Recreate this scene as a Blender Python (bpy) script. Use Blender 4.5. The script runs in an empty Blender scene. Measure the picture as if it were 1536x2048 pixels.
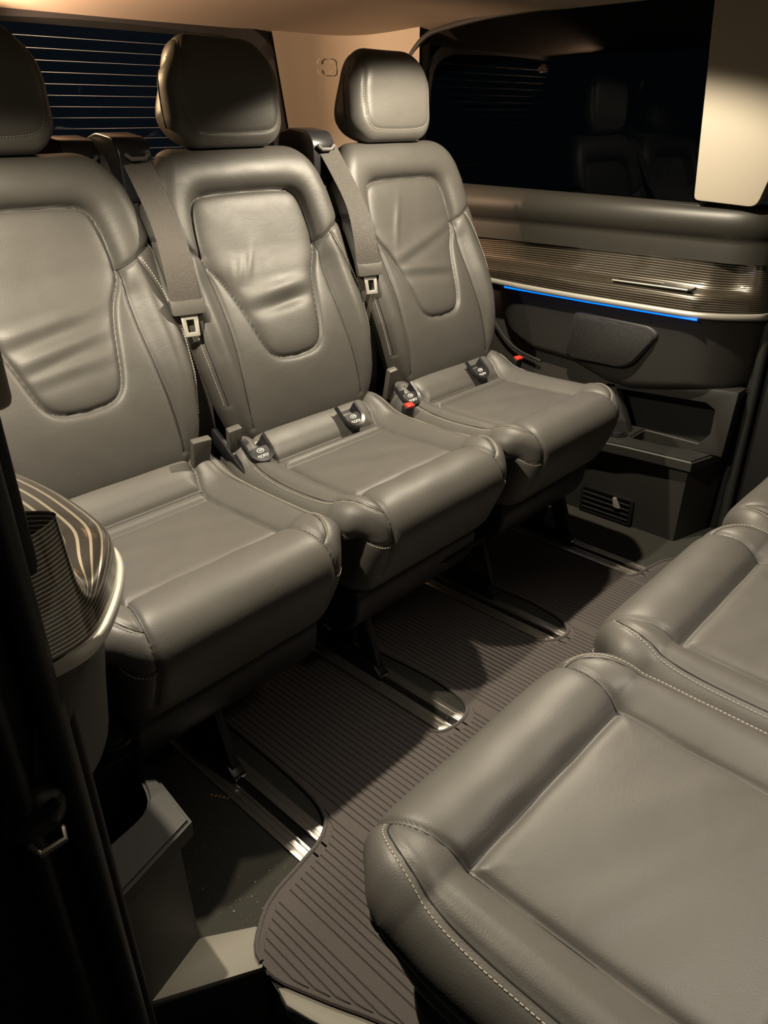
import bpy, bmesh, math, random
import numpy as np
from mathutils import Vector, Matrix

random.seed(7)
S = bpy.context.scene
COL = S.collection

# ------------------------------------------------------------------ camera
F_PX = 1497.7
R = np.array([[0.68437786, -0.34218893, 0.64384291],
              [-0.72910485, -0.31421334, 0.60800995],
              [-0.00575024, -0.88553753, -0.46453226]])
cam_d = bpy.data.cameras.new('camera')
cam = bpy.data.objects.new('camera', cam_d); COL.objects.link(cam)
_m = Matrix.Identity(4)
for i in range(3):
    _m[i][0] = R[i][0]; _m[i][1] = -R[i][1]; _m[i][2] = -R[i][2]
_m[0][3] = 0.0; _m[1][3] = 0.0; _m[2][3] = 1.1
cam.matrix_world = _m
cam_d.sensor_fit = 'VERTICAL'; cam_d.sensor_height = 24.0
cam_d.lens = F_PX / 2048 * 24.0
cam_d.clip_start = 0.01
S.camera = cam

# ------------------------------------------------------------------ look, world, lights
S.view_settings.view_transform = 'Standard'
S.view_settings.look = 'None'
S.view_settings.gamma = 1.0
S.view_settings.use_curve_mapping = False
S.view_settings.exposure = 0.1

w = bpy.data.worlds.new('night'); S.world = w; w.use_nodes = True
w.node_tree.nodes['Background'].inputs[0].default_value = (0.5, 0.75, 1.0, 1)
w.node_tree.nodes['Background'].inputs[1].default_value = 0.009

def lamp(name, kind, loc, energy, col, size=0.05, spot=None, blend=0.5, target=None):
    l = bpy.data.lights.new(name, kind); l.energy = energy; l.color = col
    if kind == 'SPOT':
        l.spot_size = math.radians(spot); l.spot_blend = blend; l.shadow_soft_size = size
    elif kind == 'AREA':
        l.shape = 'DISK'; l.size = size
    else:
        l.shadow_soft_size = size
    o = bpy.data.objects.new(name, l); COL.objects.link(o); o.location = loc
    if target is not None:
        d = Vector(target) - Vector(loc)
        o.rotation_euler = d.to_track_quat('-Z', 'Y').to_euler()
    return o
WARM = (1.0, 0.87, 0.66)
lamp('reading_light_left', 'SPOT', (0.40, 0.94, 1.325), 50, WARM, 0.014, 145, 0.5, (0.46, 0.80, 0.4))
lamp('reading_light_right', 'SPOT', (1.46, 0.94, 1.325), 48, WARM, 0.014, 146, 0.25, (1.54, 1.00, 0.4))
lamp('front_bench_fill', 'SPOT', (0.80, -0.08, 1.325), 26, (1.0, 0.89, 0.74), 0.08, 84, 0.8, (0.82, -0.04, 0.4))  # extra fill added to brighten the front bench, no known lamp
lamp('cargo_light', 'SPOT', (0.62, 1.86, 1.30), 120, (1.0, 0.62, 0.38), 0.02, 60, 0.6, (1.75, 1.95, 1.16))
lamp('headrest_rim_spot', 'SPOT', (0.70, 1.84, 1.30), 14, (1.0, 0.66, 0.36), 0.02, 50, 0.5, (0.90, 1.42, 1.16))  # added spot for the headrest rim, split off the cargo lamp

# ------------------------------------------------------------------ materials
def new_mat(name):
    m = bpy.data.materials.new(name); m.use_nodes = True
    nt = m.node_tree
    return m, nt, nt.nodes['Principled BSDF']
def N(nt, t, **k):
    n = nt.nodes.new(t)
    for a, v in k.items(): setattr(n, a, v)
    return n
def L(nt, a, b): nt.links.new(a, b)

def simple(name, col, rough=0.5, metal=0.0, spec=0.5, bump=0.0, scale=600, coat=0.0):
    m, nt, p = new_mat(name)
    p.inputs['Base Color'].default_value = (*col, 1)
    p.inputs['Roughness'].default_value = rough
    p.inputs['Metallic'].default_value = metal
    p.inputs['Specular IOR Level'].default_value = spec
    p.inputs['Coat Weight'].default_value = coat
    tc = N(nt, 'ShaderNodeTexCoord')
    no = N(nt, 'ShaderNodeTexNoise'); no.inputs['Scale'].default_value = scale; no.inputs['Detail'].default_value = 3
    L(nt, tc.outputs['Object'], no.inputs['Vector'])
    mr = N(nt, 'ShaderNodeMapRange'); mr.inputs['To Min'].default_value = max(0.0, rough - 0.05); mr.inputs['To Max'].default_value = min(1, rough + 0.05)
    L(nt, no.outputs['Fac'], mr.inputs['Value']); L(nt, mr.outputs[0], p.inputs['Roughness'])
    if bump:
        b = N(nt, 'ShaderNodeBump'); b.inputs['Strength'].default_value = bump; b.inputs['Distance'].default_value = 0.0006
        L(nt, no.outputs['Fac'], b.inputs['Height']); L(nt, b.outputs[0], p.inputs['Normal'])
    return m

def leather(name, col, rough=0.42, crease=0.0016):
    m, nt, p = new_mat(name)
    tc = N(nt, 'ShaderNodeTexCoord')
    vo = N(nt, 'ShaderNodeTexVoronoi'); vo.inputs['Scale'].default_value = 520
    n1 = N(nt, 'ShaderNodeTexNoise'); n1.inputs['Scale'].default_value = 900; n1.inputs['Detail'].default_value = 4
    n2 = N(nt, 'ShaderNodeTexNoise'); n2.inputs['Scale'].default_value = 16; n2.inputs['Detail'].default_value = 5; n2.inputs['Distortion'].default_value = 0.8
    mp = N(nt, 'ShaderNodeMapping'); mp.inputs['Scale'].default_value = (0.8, 1.6, 1.6)
    L(nt, tc.outputs['Object'], mp.inputs[0])
    for q in (vo, n1): L(nt, tc.outputs['Object'], q.inputs['Vector'])
    L(nt, mp.outputs[0], n2.inputs['Vector'])
    mr = N(nt, 'ShaderNodeMapRange'); mr.inputs['To Min'].default_value = rough - 0.06; mr.inputs['To Max'].default_value = rough + 0.08
    L(nt, n2.outputs['Fac'], mr.inputs['Value']); L(nt, mr.outputs[0], p.inputs['Roughness'])
    mix = N(nt, 'ShaderNodeMix', data_type='RGBA')
    mix.inputs[6].default_value = (*[c * 0.93 for c in col], 1); mix.inputs[7].default_value = (*[c * 1.07 for c in col], 1)
    L(nt, n2.outputs['Fac'], mix.inputs[0]); L(nt, mix.outputs[2], p.inputs['Base Color'])
    b1 = N(nt, 'ShaderNodeBump'); b1.inputs['Strength'].default_value = 0.35; b1.inputs['Distance'].default_value = crease
    L(nt, n2.outputs['Fac'], b1.inputs['Height'])
    b2 = N(nt, 'ShaderNodeBump'); b2.inputs['Strength'].default_value = 0.22; b2.inputs['Distance'].default_value = 0.0005
    L(nt, vo.outputs['Distance'], b2.inputs['Height']); L(nt, b1.outputs[0], b2.inputs['Normal'])
    b3 = N(nt, 'ShaderNodeBump'); b3.inputs['Strength'].default_value = 0.12; b3.inputs['Distance'].default_value = 0.0004
    L(nt, n1.outputs['Fac'], b3.inputs['Height']); L(nt, b2.outputs[0], b3.inputs['Normal'])
    L(nt, b3.outputs[0], p.inputs['Normal'])
    p.inputs['Specular IOR Level'].default_value = 0.55
    return m

M = {}
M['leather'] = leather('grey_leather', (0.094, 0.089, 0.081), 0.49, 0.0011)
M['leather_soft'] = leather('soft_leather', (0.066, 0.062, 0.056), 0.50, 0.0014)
M['leather_head'] = leather('headrest_leather', (0.088, 0.083, 0.075), 0.45, 0.0008)
M['gap_shade'] = simple('seam_gap_shade', (0.010, 0.009, 0.008), 0.7)  # black for thin tubes that stand in for shade in seam gaps
M['thread'] = simple('pale_thread', (0.52, 0.48, 0.40), 0.7)
M['black'] = simple('black_plastic', (0.016, 0.016, 0.018), 0.30, bump=0.2)
M['matte_black'] = simple('matte_black_plastic', (0.012, 0.012, 0.013), 0.6, bump=0.2)
M['panel'] = simple('dark_grained_panel', (0.035, 0.033, 0.030), 0.5, bump=0.35, scale=900)
M['belt'] = simple('belt_line_panel', (0.026, 0.024, 0.020), 0.42, bump=0.3, scale=900)
M['console'] = simple('console_plastic', (0.038, 0.037, 0.034), 0.48, bump=0.3, scale=900)
M['pan'] = simple('seat_pan_plastic', (0.012, 0.013, 0.015), 0.45, bump=0.2)
M['grey_cover'] = simple('grey_cover_plastic', (0.10, 0.095, 0.085), 0.45, bump=0.1)
M['beige'] = simple('beige_trim', (0.30, 0.265, 0.21), 0.65, bump=0.15)
M['headliner'] = simple('beige_headliner', (0.36, 0.30, 0.235), 0.95, bump=0.5, scale=1200)
M['sill'] = simple('grey_sill_plastic', (0.22, 0.205, 0.17), 0.5, bump=0.3, scale=700)
M['chrome'] = simple('chrome', (0.75, 0.74, 0.70), 0.15, 1.0)
M['satin'] = simple('satin_silver', (0.60, 0.58, 0.52), 0.42, 0.55)
M['rail'] = simple('brushed_rail', (0.55, 0.52, 0.47), 0.32, 0.85)
M['slot'] = simple('rail_slot', (0.003, 0.003, 0.003), 0.7)
M['red'] = simple('red_button', (0.75, 0.05, 0.03), 0.35)
M['white'] = simple('white_print', (0.8, 0.8, 0.78), 0.6)
M['orange'] = simple('amber_flake', (0.6, 0.3, 0.08), 0.5)
M['rubber'] = simple('rubber_seal', (0.018, 0.018, 0.018), 0.55)
M['wire'] = simple('heater_wire', (0.16, 0.17, 0.18), 0.5)
M['crumb'] = simple('pale_crumb', (0.6, 0.58, 0.5), 0.6)

def carpet(name, col, scale=450):
    m, nt, p = new_mat(name)
    tc = N(nt, 'ShaderNodeTexCoord')
    n1 = N(nt, 'ShaderNodeTexNoise'); n1.inputs['Scale'].default_value = scale; n1.inputs['Detail'].default_value = 6; n1.inputs['Roughness'].default_value = 0.75
    L(nt, tc.outputs['Object'], n1.inputs['Vector'])
    cr = N(nt, 'ShaderNodeMix', data_type='RGBA')
    cr.inputs[6].default_value = (*[c * 0.55 for c in col], 1); cr.inputs[7].default_value = (*[c * 1.5 for c in col], 1)
    L(nt, n1.outputs['Fac'], cr.inputs[0]); L(nt, cr.outputs[2], p.inputs['Base Color'])
    b = N(nt, 'ShaderNodeBump'); b.inputs['Strength'].default_value = 0.9; b.inputs['Distance'].default_value = 0.002
    L(nt, n1.outputs['Fac'], b.inputs['Height']); L(nt, b.outputs[0], p.inputs['Normal'])
    p.inputs['Roughness'].default_value = 0.95; p.inputs['Specular IOR Level'].default_value = 0.2
    p.inputs['Sheen Weight'].default_value = 0.15
    return m
M['mat'] = carpet('ribbed_mat_pile', (0.115, 0.100, 0.095))
M['carpet'] = carpet('floor_carpet', (0.042, 0.041, 0.033), 300)

def webbing():
    m, nt, p = new_mat('belt_webbing')
    tc = N(nt, 'ShaderNodeTexCoord')
    wv = N(nt, 'ShaderNodeTexNoise'); wv.inputs['Scale'].default_value = 700; wv.inputs['Detail'].default_value = 4
    L(nt, tc.outputs['Object'], wv.inputs['Vector'])
    b = N(nt, 'ShaderNodeBump'); b.inputs['Strength'].default_value = 0.9; b.inputs['Distance'].default_value = 0.0016
    L(nt, wv.outputs['Fac'], b.inputs['Height']); L(nt, b.outputs[0], p.inputs['Normal'])
    p.inputs['Base Color'].default_value = (0.052, 0.044, 0.035, 1); p.inputs['Roughness'].default_value = 0.42
    p.inputs['Sheen Weight'].default_value = 0.3
    return m
M['web'] = webbing()

def ribbed():
    # glossy dark veneer with fine metallic pinstripes that follow the v coordinate
    m, nt, p = new_mat('pinstriped_veneer')
    uv = N(nt, 'ShaderNodeUVMap'); uv.uv_map = 'UVMap'
    sep = N(nt, 'ShaderNodeSeparateXYZ'); L(nt, uv.outputs[0], sep.inputs[0])
    mul = N(nt, 'ShaderNodeMath', operation='MULTIPLY'); mul.inputs[1].default_value = 1 / 0.0062
    L(nt, sep.outputs[1], mul.inputs[0])
    fr = N(nt, 'ShaderNodeMath', operation='FRACT'); L(nt, mul.outputs[0], fr.inputs[0])
    gt = N(nt, 'ShaderNodeMath', operation='LESS_THAN'); gt.inputs[1].default_value = 0.24; L(nt, fr.outputs[0], gt.inputs[0])
    mix = N(nt, 'ShaderNodeMix', data_type='RGBA')
    mix.inputs[6].default_value = (0.018, 0.014, 0.010, 1); mix.inputs[7].default_value = (0.55, 0.48, 0.36, 1)
    L(nt, gt.outputs[0], mix.inputs[0]); L(nt, mix.outputs[2], p.inputs['Base Color'])
    mm = N(nt, 'ShaderNodeMath', operation='MULTIPLY'); mm.inputs[1].default_value = 0.85
    L(nt, gt.outputs[0], mm.inputs[0]); L(nt, mm.outputs[0], p.inputs['Metallic'])
    p.inputs['Roughness'].default_value = 0.3
    p.inputs['Coat Weight'].default_value = 1.0; p.inputs['Coat Roughness'].default_value = 0.06
    return m
M['ribbed'] = ribbed()

def glass(name, tint, rough=0.0):
    m, nt, p = new_mat(name)
    p.inputs['Base Color'].default_value = (*tint, 1); p.inputs['Roughness'].default_value = rough
    p.inputs['Transmission Weight'].default_value = 1.0; p.inputs['IOR'].default_value = 1.2
    tc = N(nt, 'ShaderNodeTexCoord'); n = N(nt, 'ShaderNodeTexNoise'); n.inputs['Scale'].default_value = 4
    L(nt, tc.outputs['Object'], n.inputs['Vector'])
    mr = N(nt, 'ShaderNodeMapRange'); mr.inputs['To Min'].default_value = 0.0; mr.inputs['To Max'].default_value = 0.03
    L(nt, n.outputs['Fac'], mr.inputs['Value']); L(nt, mr.outputs[0], p.inputs['Roughness'])
    return m
M['privacy'] = glass('privacy_glass', (0.10, 0.11, 0.11))
M['rearglass'] = glass('rear_glass', (0.45, 0.5, 0.55))

m, nt, p = new_mat('blue_light'); p.inputs['Base Color'].default_value = (0.0, 0.02, 0.1, 1)
p.inputs['Emission Color'].default_value = (0.0, 0.10, 0.9, 1); p.inputs['Emission Strength'].default_value = 3.2
M['blue'] = m

def grille():
    m, nt, p = new_mat('speaker_mesh')
    tc = N(nt, 'ShaderNodeTexCoord')
    vo = N(nt, 'ShaderNodeTexVoronoi'); vo.inputs['Scale'].default_value = 330; vo.inputs['Randomness'].default_value = 0.12
    L(nt, tc.outputs['Object'], vo.inputs['Vector'])
    b = N(nt, 'ShaderNodeBump'); b.inputs['Strength'].default_value = 1.0; b.inputs['Distance'].default_value = 0.0015
    L(nt, vo.outputs['Distance'], b.inputs['Height']); L(nt, b.outputs[0], p.inputs['Normal'])
    p.inputs['Base Color'].default_value = (0.02, 0.019, 0.017, 1); p.inputs['Roughness'].default_value = 0.5
    return m
M['grille'] = grille()

# ------------------------------------------------------------------ object helpers
def link(name, me, mat=None, parent=None):
    o = bpy.data.objects.new(name, me); COL.objects.link(o)
    if mat is not None: me.materials.append(mat)
    if parent is not None: o.parent = parent
    return o
def tag(o, label, cat, group=None, kind=None):
    o['label'] = label; o['category'] = cat
    if group: o['group'] = group
    if kind: o['kind'] = kind
    return o
def structure(o): o['kind'] = 'structure'; return o
def empty(name, loc, rz=0.0):
    o = bpy.data.objects.new(name, None); COL.objects.link(o); o.location = loc; o.rotation_euler = (0, 0, rz)
    o.empty_display_size = 0.05
    return o
def smooth(me, angle=40):
    for p_ in me.polygons: p_.use_smooth = True
    try: me.set_sharp_from_angle(angle=math.radians(angle))
    except Exception: pass
def mesh_np(verts, faces):
    me = bpy.data.meshes.new('m'); me.from_pydata([tuple(v) for v in verts], [], [tuple(f) for f in faces]); me.update()
    return me
def finish(bm, bevel=0.0, seg=2, angle=35):
    bmesh.ops.recalc_face_normals(bm, faces=bm.faces)
    if bevel:
        es = [e for e in bm.edges if len(e.link_faces) == 2 and e.calc_face_angle(0) > math.radians(30)]
        bmesh.ops.bevel(bm, geom=es, offset=bevel, segments=seg, affect='EDGES', profile=0.5, clamp_overlap=True)
    me = bpy.data.meshes.new('m'); bm.to_mesh(me); bm.free(); smooth(me, angle)
    return me
def add_box(bm, a, b):
    x0, y0, z0 = a; x1, y1, z1 = b
    vs = [bm.verts.new(v) for v in [(x0,y0,z0),(x1,y0,z0),(x1,y1,z0),(x0,y1,z0),(x0,y0,z1),(x1,y0,z1),(x1,y1,z1),(x0,y1,z1)]]
    for f in [(0,3,2,1),(4,5,6,7),(0,1,5,4),(1,2,6,5),(2,3,7,6),(3,0,4,7)]: bm.faces.new([vs[i] for i in f])
    return vs
def box(name, a, b, mat, parent=None, bevel=0.002, seg=2):
    bm = bmesh.new(); add_box(bm, a, b)
    return link(name, finish(bm, bevel, seg), mat, parent)
def add_prism(bm, pts, axis, a, b):
    # pts: 2D outline; axis 'x': (y,z) at x in a..b ; 'y': (x,z) ; 'z': (x,y)
    def P(u, v, c):
        return {'x': (c, u, v), 'y': (u, c, v), 'z': (u, v, c)}[axis]
    A = [bm.verts.new(P(u, v, a)) for u, v in pts]; B = [bm.verts.new(P(u, v, b)) for u, v in pts]
    n = len(pts)
    bm.faces.new(A); bm.faces.new(B[::-1])
    for i in range(n): bm.faces.new([A[i], A[(i+1) % n], B[(i+1) % n], B[i]])
def prism(name, pts, axis, a, b, mat, parent=None, bevel=0.002, seg=2):
    bm = bmesh.new(); add_prism(bm, pts, axis, a, b)
    return link(name, finish(bm, bevel, seg), mat, parent)
def round_poly(pts, r, n=5):
    out = []; k = len(pts)
    for i in range(k):
        p0 = np.array(pts[i-1], float); p1 = np.array(pts[i], float); p2 = np.array(pts[(i+1) % k], float)
        a = p0 - p1; b = p2 - p1; la = np.linalg.norm(a); lb = np.linalg.norm(b)
        rr = r[i] if isinstance(r, (list, tuple)) else r
        d = min(rr, la * 0.45, lb * 0.45)
        q0 = p1 + a / la * d; q2 = p1 + b / lb * d
        for j in range(n + 1):
            t = j / n; out.append(tuple((1-t)**2 * q0 + 2*t*(1-t) * p1 + t*t * q2))
    return out
def add_tube(bm, pts, r, seg=8, caps=True):
    pts = [Vector(p) for p in pts]; rings = []
    up = Vector((0, 0, 1))
    for i, p in enumerate(pts):
        t = (pts[min(i+1, len(pts)-1)] - pts[max(i-1, 0)]).normalized()
        s = t.cross(up)
        if s.length < 1e-3: s = t.cross(Vector((1, 0, 0)))
        s.normalize(); u = s.cross(t).normalized()
        rr = r[i] if isinstance(r, (list, tuple)) else r
        rings.append([bm.verts.new(p + s * math.cos(a) * rr + u * math.sin(a) * rr) for a in [2*math.pi*k/seg for k in range(seg)]])
    for a, b in zip(rings, rings[1:]):
        for k in range(seg): bm.faces.new([a[k], a[(k+1) % seg], b[(k+1) % seg], b[k]])
    if caps: bm.faces.new(rings[0][::-1]); bm.faces.new(rings[-1])
def tube(name, pts, r, mat, parent=None, seg=10):
    bm = bmesh.new(); add_tube(bm, pts, r, seg); return link(name, finish(bm), mat, parent)
def chaikin(pts, it=2, closed=False):
    pts = [np.array(p, float) for p in pts]
    for _ in range(it):
        o = []
        n = len(pts)
        if not closed: o.append(pts[0])
        for i in range(n if closed else n - 1):
            a, b = pts[i], pts[(i+1) % n]
            o += [a * .75 + b * .25, a * .25 + b * .75]
        if not closed: o.append(pts[-1])
        pts = o
    return [tuple(p) for p in pts]
def ribbon(name, pts, sides, width, thick, mat, parent=None, sm=2):
    """flat strap following pts; sides = local width direction per point"""
    P = np.array(chaikin(pts, sm)); Sd = np.array(chaikin(sides, sm)); Sd /= np.linalg.norm(Sd, axis=1)[:, None]
    bm = bmesh.new(); rings = []
    for i in range(len(P)):
        t = P[min(i+1, len(P)-1)] - P[max(i-1, 0)]; t /= np.linalg.norm(t)
        s = Sd[i] - t * (Sd[i] @ t); s /= np.linalg.norm(s); n = np.cross(s, t)
        rings.append([bm.verts.new(tuple(P[i] + s * a * width / 2 + n * b * thick / 2)) for a, b in [(-1,-1),(-.33,-1),(.33,-1),(1,-1),(1,1),(.33,1),(-.33,1),(-1,1)]])
    for a, b in zip(rings, rings[1:]):
        for k in range(8): bm.faces.new([a[k], a[(k+1) % 8], b[(k+1) % 8], b[k]])
    bm.faces.new(rings[0][::-1]); bm.faces.new(rings[-1])
    return link(name, finish(bm), mat, parent)
def text_mesh(name, body, size, mat, parent, mw, extrude=0.0002):
    c = bpy.data.curves.new(name, 'FONT'); c.body = body; c.size = size; c.extrude = extrude
    c.align_x = 'CENTER'; c.align_y = 'CENTER'
    o = bpy.data.objects.new('tmp_text', c); COL.objects.link(o)
    dg = bpy.context.evaluated_depsgraph_get(); me = bpy.data.meshes.new_from_object(o.evaluated_get(dg))
    bpy.data.objects.remove(o)
    me.transform(mw); me.materials.clear()
    return link(name, me, mat, parent)

# ------------------------------------------------------------------ upholstery lofts
def resample_closed(pts, n=1200, it=3):
    P = np.array(chaikin(pts, it, True)); P = np.vstack([P, P[:1]])
    d = np.r_[0, np.cumsum(np.linalg.norm(np.diff(P, axis=0), axis=1))]
    q = np.linspace(0, d[-1], n, endpoint=False)
    return np.c_[np.interp(q, d, P[:, 0]), np.interp(q, d, P[:, 1])], d[-1]
def sst(a, b, x):
    t = np.clip((x - a) / (b - a), 0, 1); return t * t * (3 - 2 * t)

class Loft:
    """closed profile (y,z) carried across x; sides rounded with radius r. (xu, s) are surface lengths."""
    def __init__(self, prof, ref, wfun, r, disp, it=3):
        P, self.len = resample_closed(prof, 1400, it)
        # orientation: make s grow along the given order
        n = len(P); i0 = int(np.argmin(np.linalg.norm(P - np.array(ref), axis=1)))
        P = np.roll(P, -i0, axis=0); self.P = P; self.n = n
        T = np.roll(P, -1, axis=0) - np.roll(P, 1, axis=0); T /= np.linalg.norm(T, axis=1)[:, None]
        area = 0.5 * np.sum(P[:, 0] * np.roll(P[:, 1], -1) - np.roll(P[:, 0], -1) * P[:, 1])
        Nn = np.c_[T[:, 1], -T[:, 0]]
        if area < 0: Nn = -Nn
        k = 13
        Nn = sum(np.roll(Nn, j, axis=0) for j in range(-k, k + 1)); Nn /= np.linalg.norm(Nn, axis=1)[:, None]
        self.Nn = Nn; self.w = wfun; self.r = r; self.disp = disp
    def at(self, s):
        q = (np.asarray(s) % self.len) / self.len * self.n
        i = np.floor(q).astype(int) % self.n; f = (q - np.floor(q))[..., None]; j = (i + 1) % self.n
        nn = self.Nn[i] * (1-f) + self.Nn[j] * f
        return self.P[i] * (1-f) + self.P[j] * f, nn / np.linalg.norm(nn, axis=-1)[..., None]
    def pos(self, xu, s, lift=0.0):
        xu = np.asarray(xu, float); s = np.asarray(s, float)
        # signed s: negative values allowed
        ss = np.where(s > self.len * 0.62, s - self.len, s)
        p, n2 = self.at(s)
        w_ = self.w(ss); Lf = w_ - self.r; ax = np.abs(xu); sg = np.sign(xu)
        th = np.clip((ax - Lf) / self.r, 0, math.pi / 2); ex = np.clip(ax - Lf - self.r * math.pi / 2, 0, None)
        x = np.where(ax < Lf, ax, Lf + self.r * np.sin(th)); ins = self.r * (1 - np.cos(th)) + ex
        D = self.disp(xu, ss) + lift
        nx = np.sin(th) * sg; c = np.cos(th)
        return np.stack([x * sg + nx * D, p[..., 0] - n2[..., 0] * ins + n2[..., 0] * c * D,
                         p[..., 1] - n2[..., 1] * ins + n2[..., 1] * c * D], -1)
    def mesh(self, segs, nx=70, na=10, ex=0.012):
        sl = []
        for a, b, st in segs: sl += list(np.arange(a, b, st))
        s = np.array(sl); m = len(s)
        ss = np.where(s > self.len * 0.62, s - self.len, s)
        w_ = self.w(ss); Lf = w_ - self.r
        half = np.r_[np.linspace(0, 1, nx + 1)]
        cols = []
        for tau in half: cols.append(Lf * tau)
        for j in range(1, na + 1): cols.append(Lf + self.r * (math.pi / 2) * j / na)
        cols.append(Lf + self.r * math.pi / 2 + ex * .5); cols.append(Lf + self.r * math.pi / 2 + ex)
        allc = [-c for c in cols[:0:-1]] + cols
        V = np.array([self.pos(c, s) for c in allc])      # ncol, m, 3
        nc = len(allc); verts = V.reshape(-1, 3); faces = []
        for i in range(nc - 1):
            a = i * m; b = (i + 1) * m
            for j in range(m):
                k = (j + 1) % m
                faces.append((a + j, a + k, b + k, b + j))
        verts = list(verts)
        for side, base in ((-1, 0), (1, (nc - 1) * m)):
            ring = V[0] if side < 0 else V[-1]; c = ring.mean(axis=0); prev = base
            for k_ in (0.35, 0.7):
                st = len(verts)
                verts += list(ring * (1 - k_) + c * k_)
                for j in range(m):
                    q = (j + 1) % m
                    f = (prev + j, prev + q, st + q, st + j)
                    faces.append(f if side > 0 else f[::-1])
                prev = st
            ci = len(verts); verts.append(c)
            for j in range(m):
                q = (j + 1) % m
                faces.append((prev + j, prev + q, ci) if side > 0 else (prev + q, prev + j, ci))
        me = mesh_np(verts, faces)
        bm = bmesh.new(); bm.from_mesh(me); bmesh.ops.recalc_face_normals(bm, faces=bm.faces); bm.to_mesh(me); bm.free()
        for p_ in me.polygons: p_.use_smooth = True
        return me
    def stitches(self, lines, pitch=0.0052, ln=0.0034, wd=0.0011, lift=0.0006):
        verts = []; faces = []
        for ln_ in lines:
            P = np.array(chaikin(ln_, 2)); d = np.r_[0, np.cumsum(np.linalg.norm(np.diff(P, axis=0), axis=1))]
            k = int(d[-1] / pitch)
            for i in range(k):
                a = i * pitch; b = a + ln
                q = np.array([a, b]); xu = np.interp(q, d, P[:, 0]); s = np.interp(q, d, P[:, 1])
                A, B = self.pos(xu, s, lift); A2 = self.pos(xu[0], s[0], lift + 0.001)
                t = B - A; t /= np.linalg.norm(t) + 1e-9; n = A2 - A; n /= np.linalg.norm(n) + 1e-9
                sd = np.cross(t, n) * wd / 2; up = n * 0.0005
                b0 = len(verts)
                for e in (A, B):
                    verts += [e - sd - up, e + sd - up, e + sd * .6 + up, e - sd * .6 + up]
                faces += [tuple(b0 + x for x in f) for f in [(0,1,2,3),(7,6,5,4),(0,4,5,1),(1,5,6,2),(2,6,7,3),(3,7,4,0)]]
        return mesh_np(verts, faces)

def gap_shade_mesh(lf, line, r=0.0011, lift=0.0004, step=0.004):
    P = np.array(line, float); d = np.r_[0, np.cumsum(np.linalg.norm(np.diff(P, axis=0), axis=1))]
    q = np.linspace(0, d[-1], max(3, int(d[-1] / step)))
    pts = lf.pos(np.interp(q, d, P[:, 0]), np.interp(q, d, P[:, 1]), lift)
    bm = bmesh.new(); add_tube(bm, pts, r, 6, True)
    me = bpy.data.meshes.new('m'); bm.to_mesh(me); bm.free(); me.materials.append(M['gap_shade'])
    for p_ in me.polygons: p_.use_smooth = True
    return me
def seg_dist(x, s, lines):
    d = np.full(np.broadcast(x, s).shape, 9.0)
    for ln_ in lines:
        P = np.array(ln_, float)
        for a, b in zip(P[:-1], P[1:]):
            ab = b - a; t = np.clip(((x - a[0]) * ab[0] + (s - a[1]) * ab[1]) / (ab @ ab), 0, 1)
            d = np.minimum(d, np.hypot(x - a[0] - t * ab[0], s - a[1] - t * ab[1]))
    return d
def mir(lines): return lines + [[(-x, s) for x, s in l] for l in lines]

# --- cushion: y from the front lip, z from the sitting surface; s = 0 at the front cross seam, growing to the rear
CUSH_PROF = [(0.12, 0.0), (0.20, -0.003), (0.28, -0.003), (0.335, 0.0), (0.36, 0.012), (0.38, 0.032), (0.405, 0.046), (0.435, 0.044), (0.46, 0.02), (0.47, -0.03),
             (0.46, -0.13), (0.38, -0.19), (0.22, -0.20), (0.12, -0.20), (0.075, -0.19), (0.04, -0.155), (0.018, -0.11), (0.002, -0.07), (-0.002, -0.045), (0.007, -0.014), (0.033, 0.011), (0.068, 0.019), (0.10, 0.013)]
SIDE = [(0.15, 0.0), (0.148, 0.10), (0.143, 0.20), (0.146, 0.225), (0.158, 0.26), (0.165, 0.33)]
FRONTD = [(0.15, 0.0), (0.158, -0.05), (0.165, -0.09), (0.169, -0.14), (0.171, -0.20), (0.172, -0.25)]
RIDGE = chaikin([(0.167, -0.098), (0.182, -0.086), (0.198, -0.05), (0.207, 0.0), (0.211, 0.06), (0.211, 0.14), (0.204, 0.22), (0.192, 0.29)], 2)
LOWER = chaikin([(0.170, -0.165), (0.200, -0.168), (0.232, -0.155), (0.255, -0.10), (0.268, -0.02), (0.272, 0.10), (0.268, 0.25)], 2)
CROSS = [[(-0.15, 0.0), (0.15, 0.0)], [(-0.143, 0.20), (0.143, 0.20)], [(-0.146, 0.228), (0.146, 0.228)]]
CUSH_SEAMS = CROSS + mir([SIDE, FRONTD, RIDGE, LOWER])
EXT = 0.065
def stretch(l): return [(x, q if q < 0.1 else q + EXT) for x, q in l]
PROF_LONG = [(y if y <= 0.12 or z < -0.15 else y + EXT, z) for y, z in CUSH_PROF]
PROF_LONG = [(y + (EXT if z < -0.15 and y > 0.3 else 0), z) for y, z in PROF_LONG]
def cushion_lines(long):
    if not long: return CROSS, SIDE, RIDGE, LOWER
    return [CROSS[0]] + [stretch(l) for l in CROSS[1:]], stretch(SIDE[:1] + [(0.148, 0.06)] + SIDE[2:]), stretch(RIDGE), stretch(LOWER)
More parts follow.
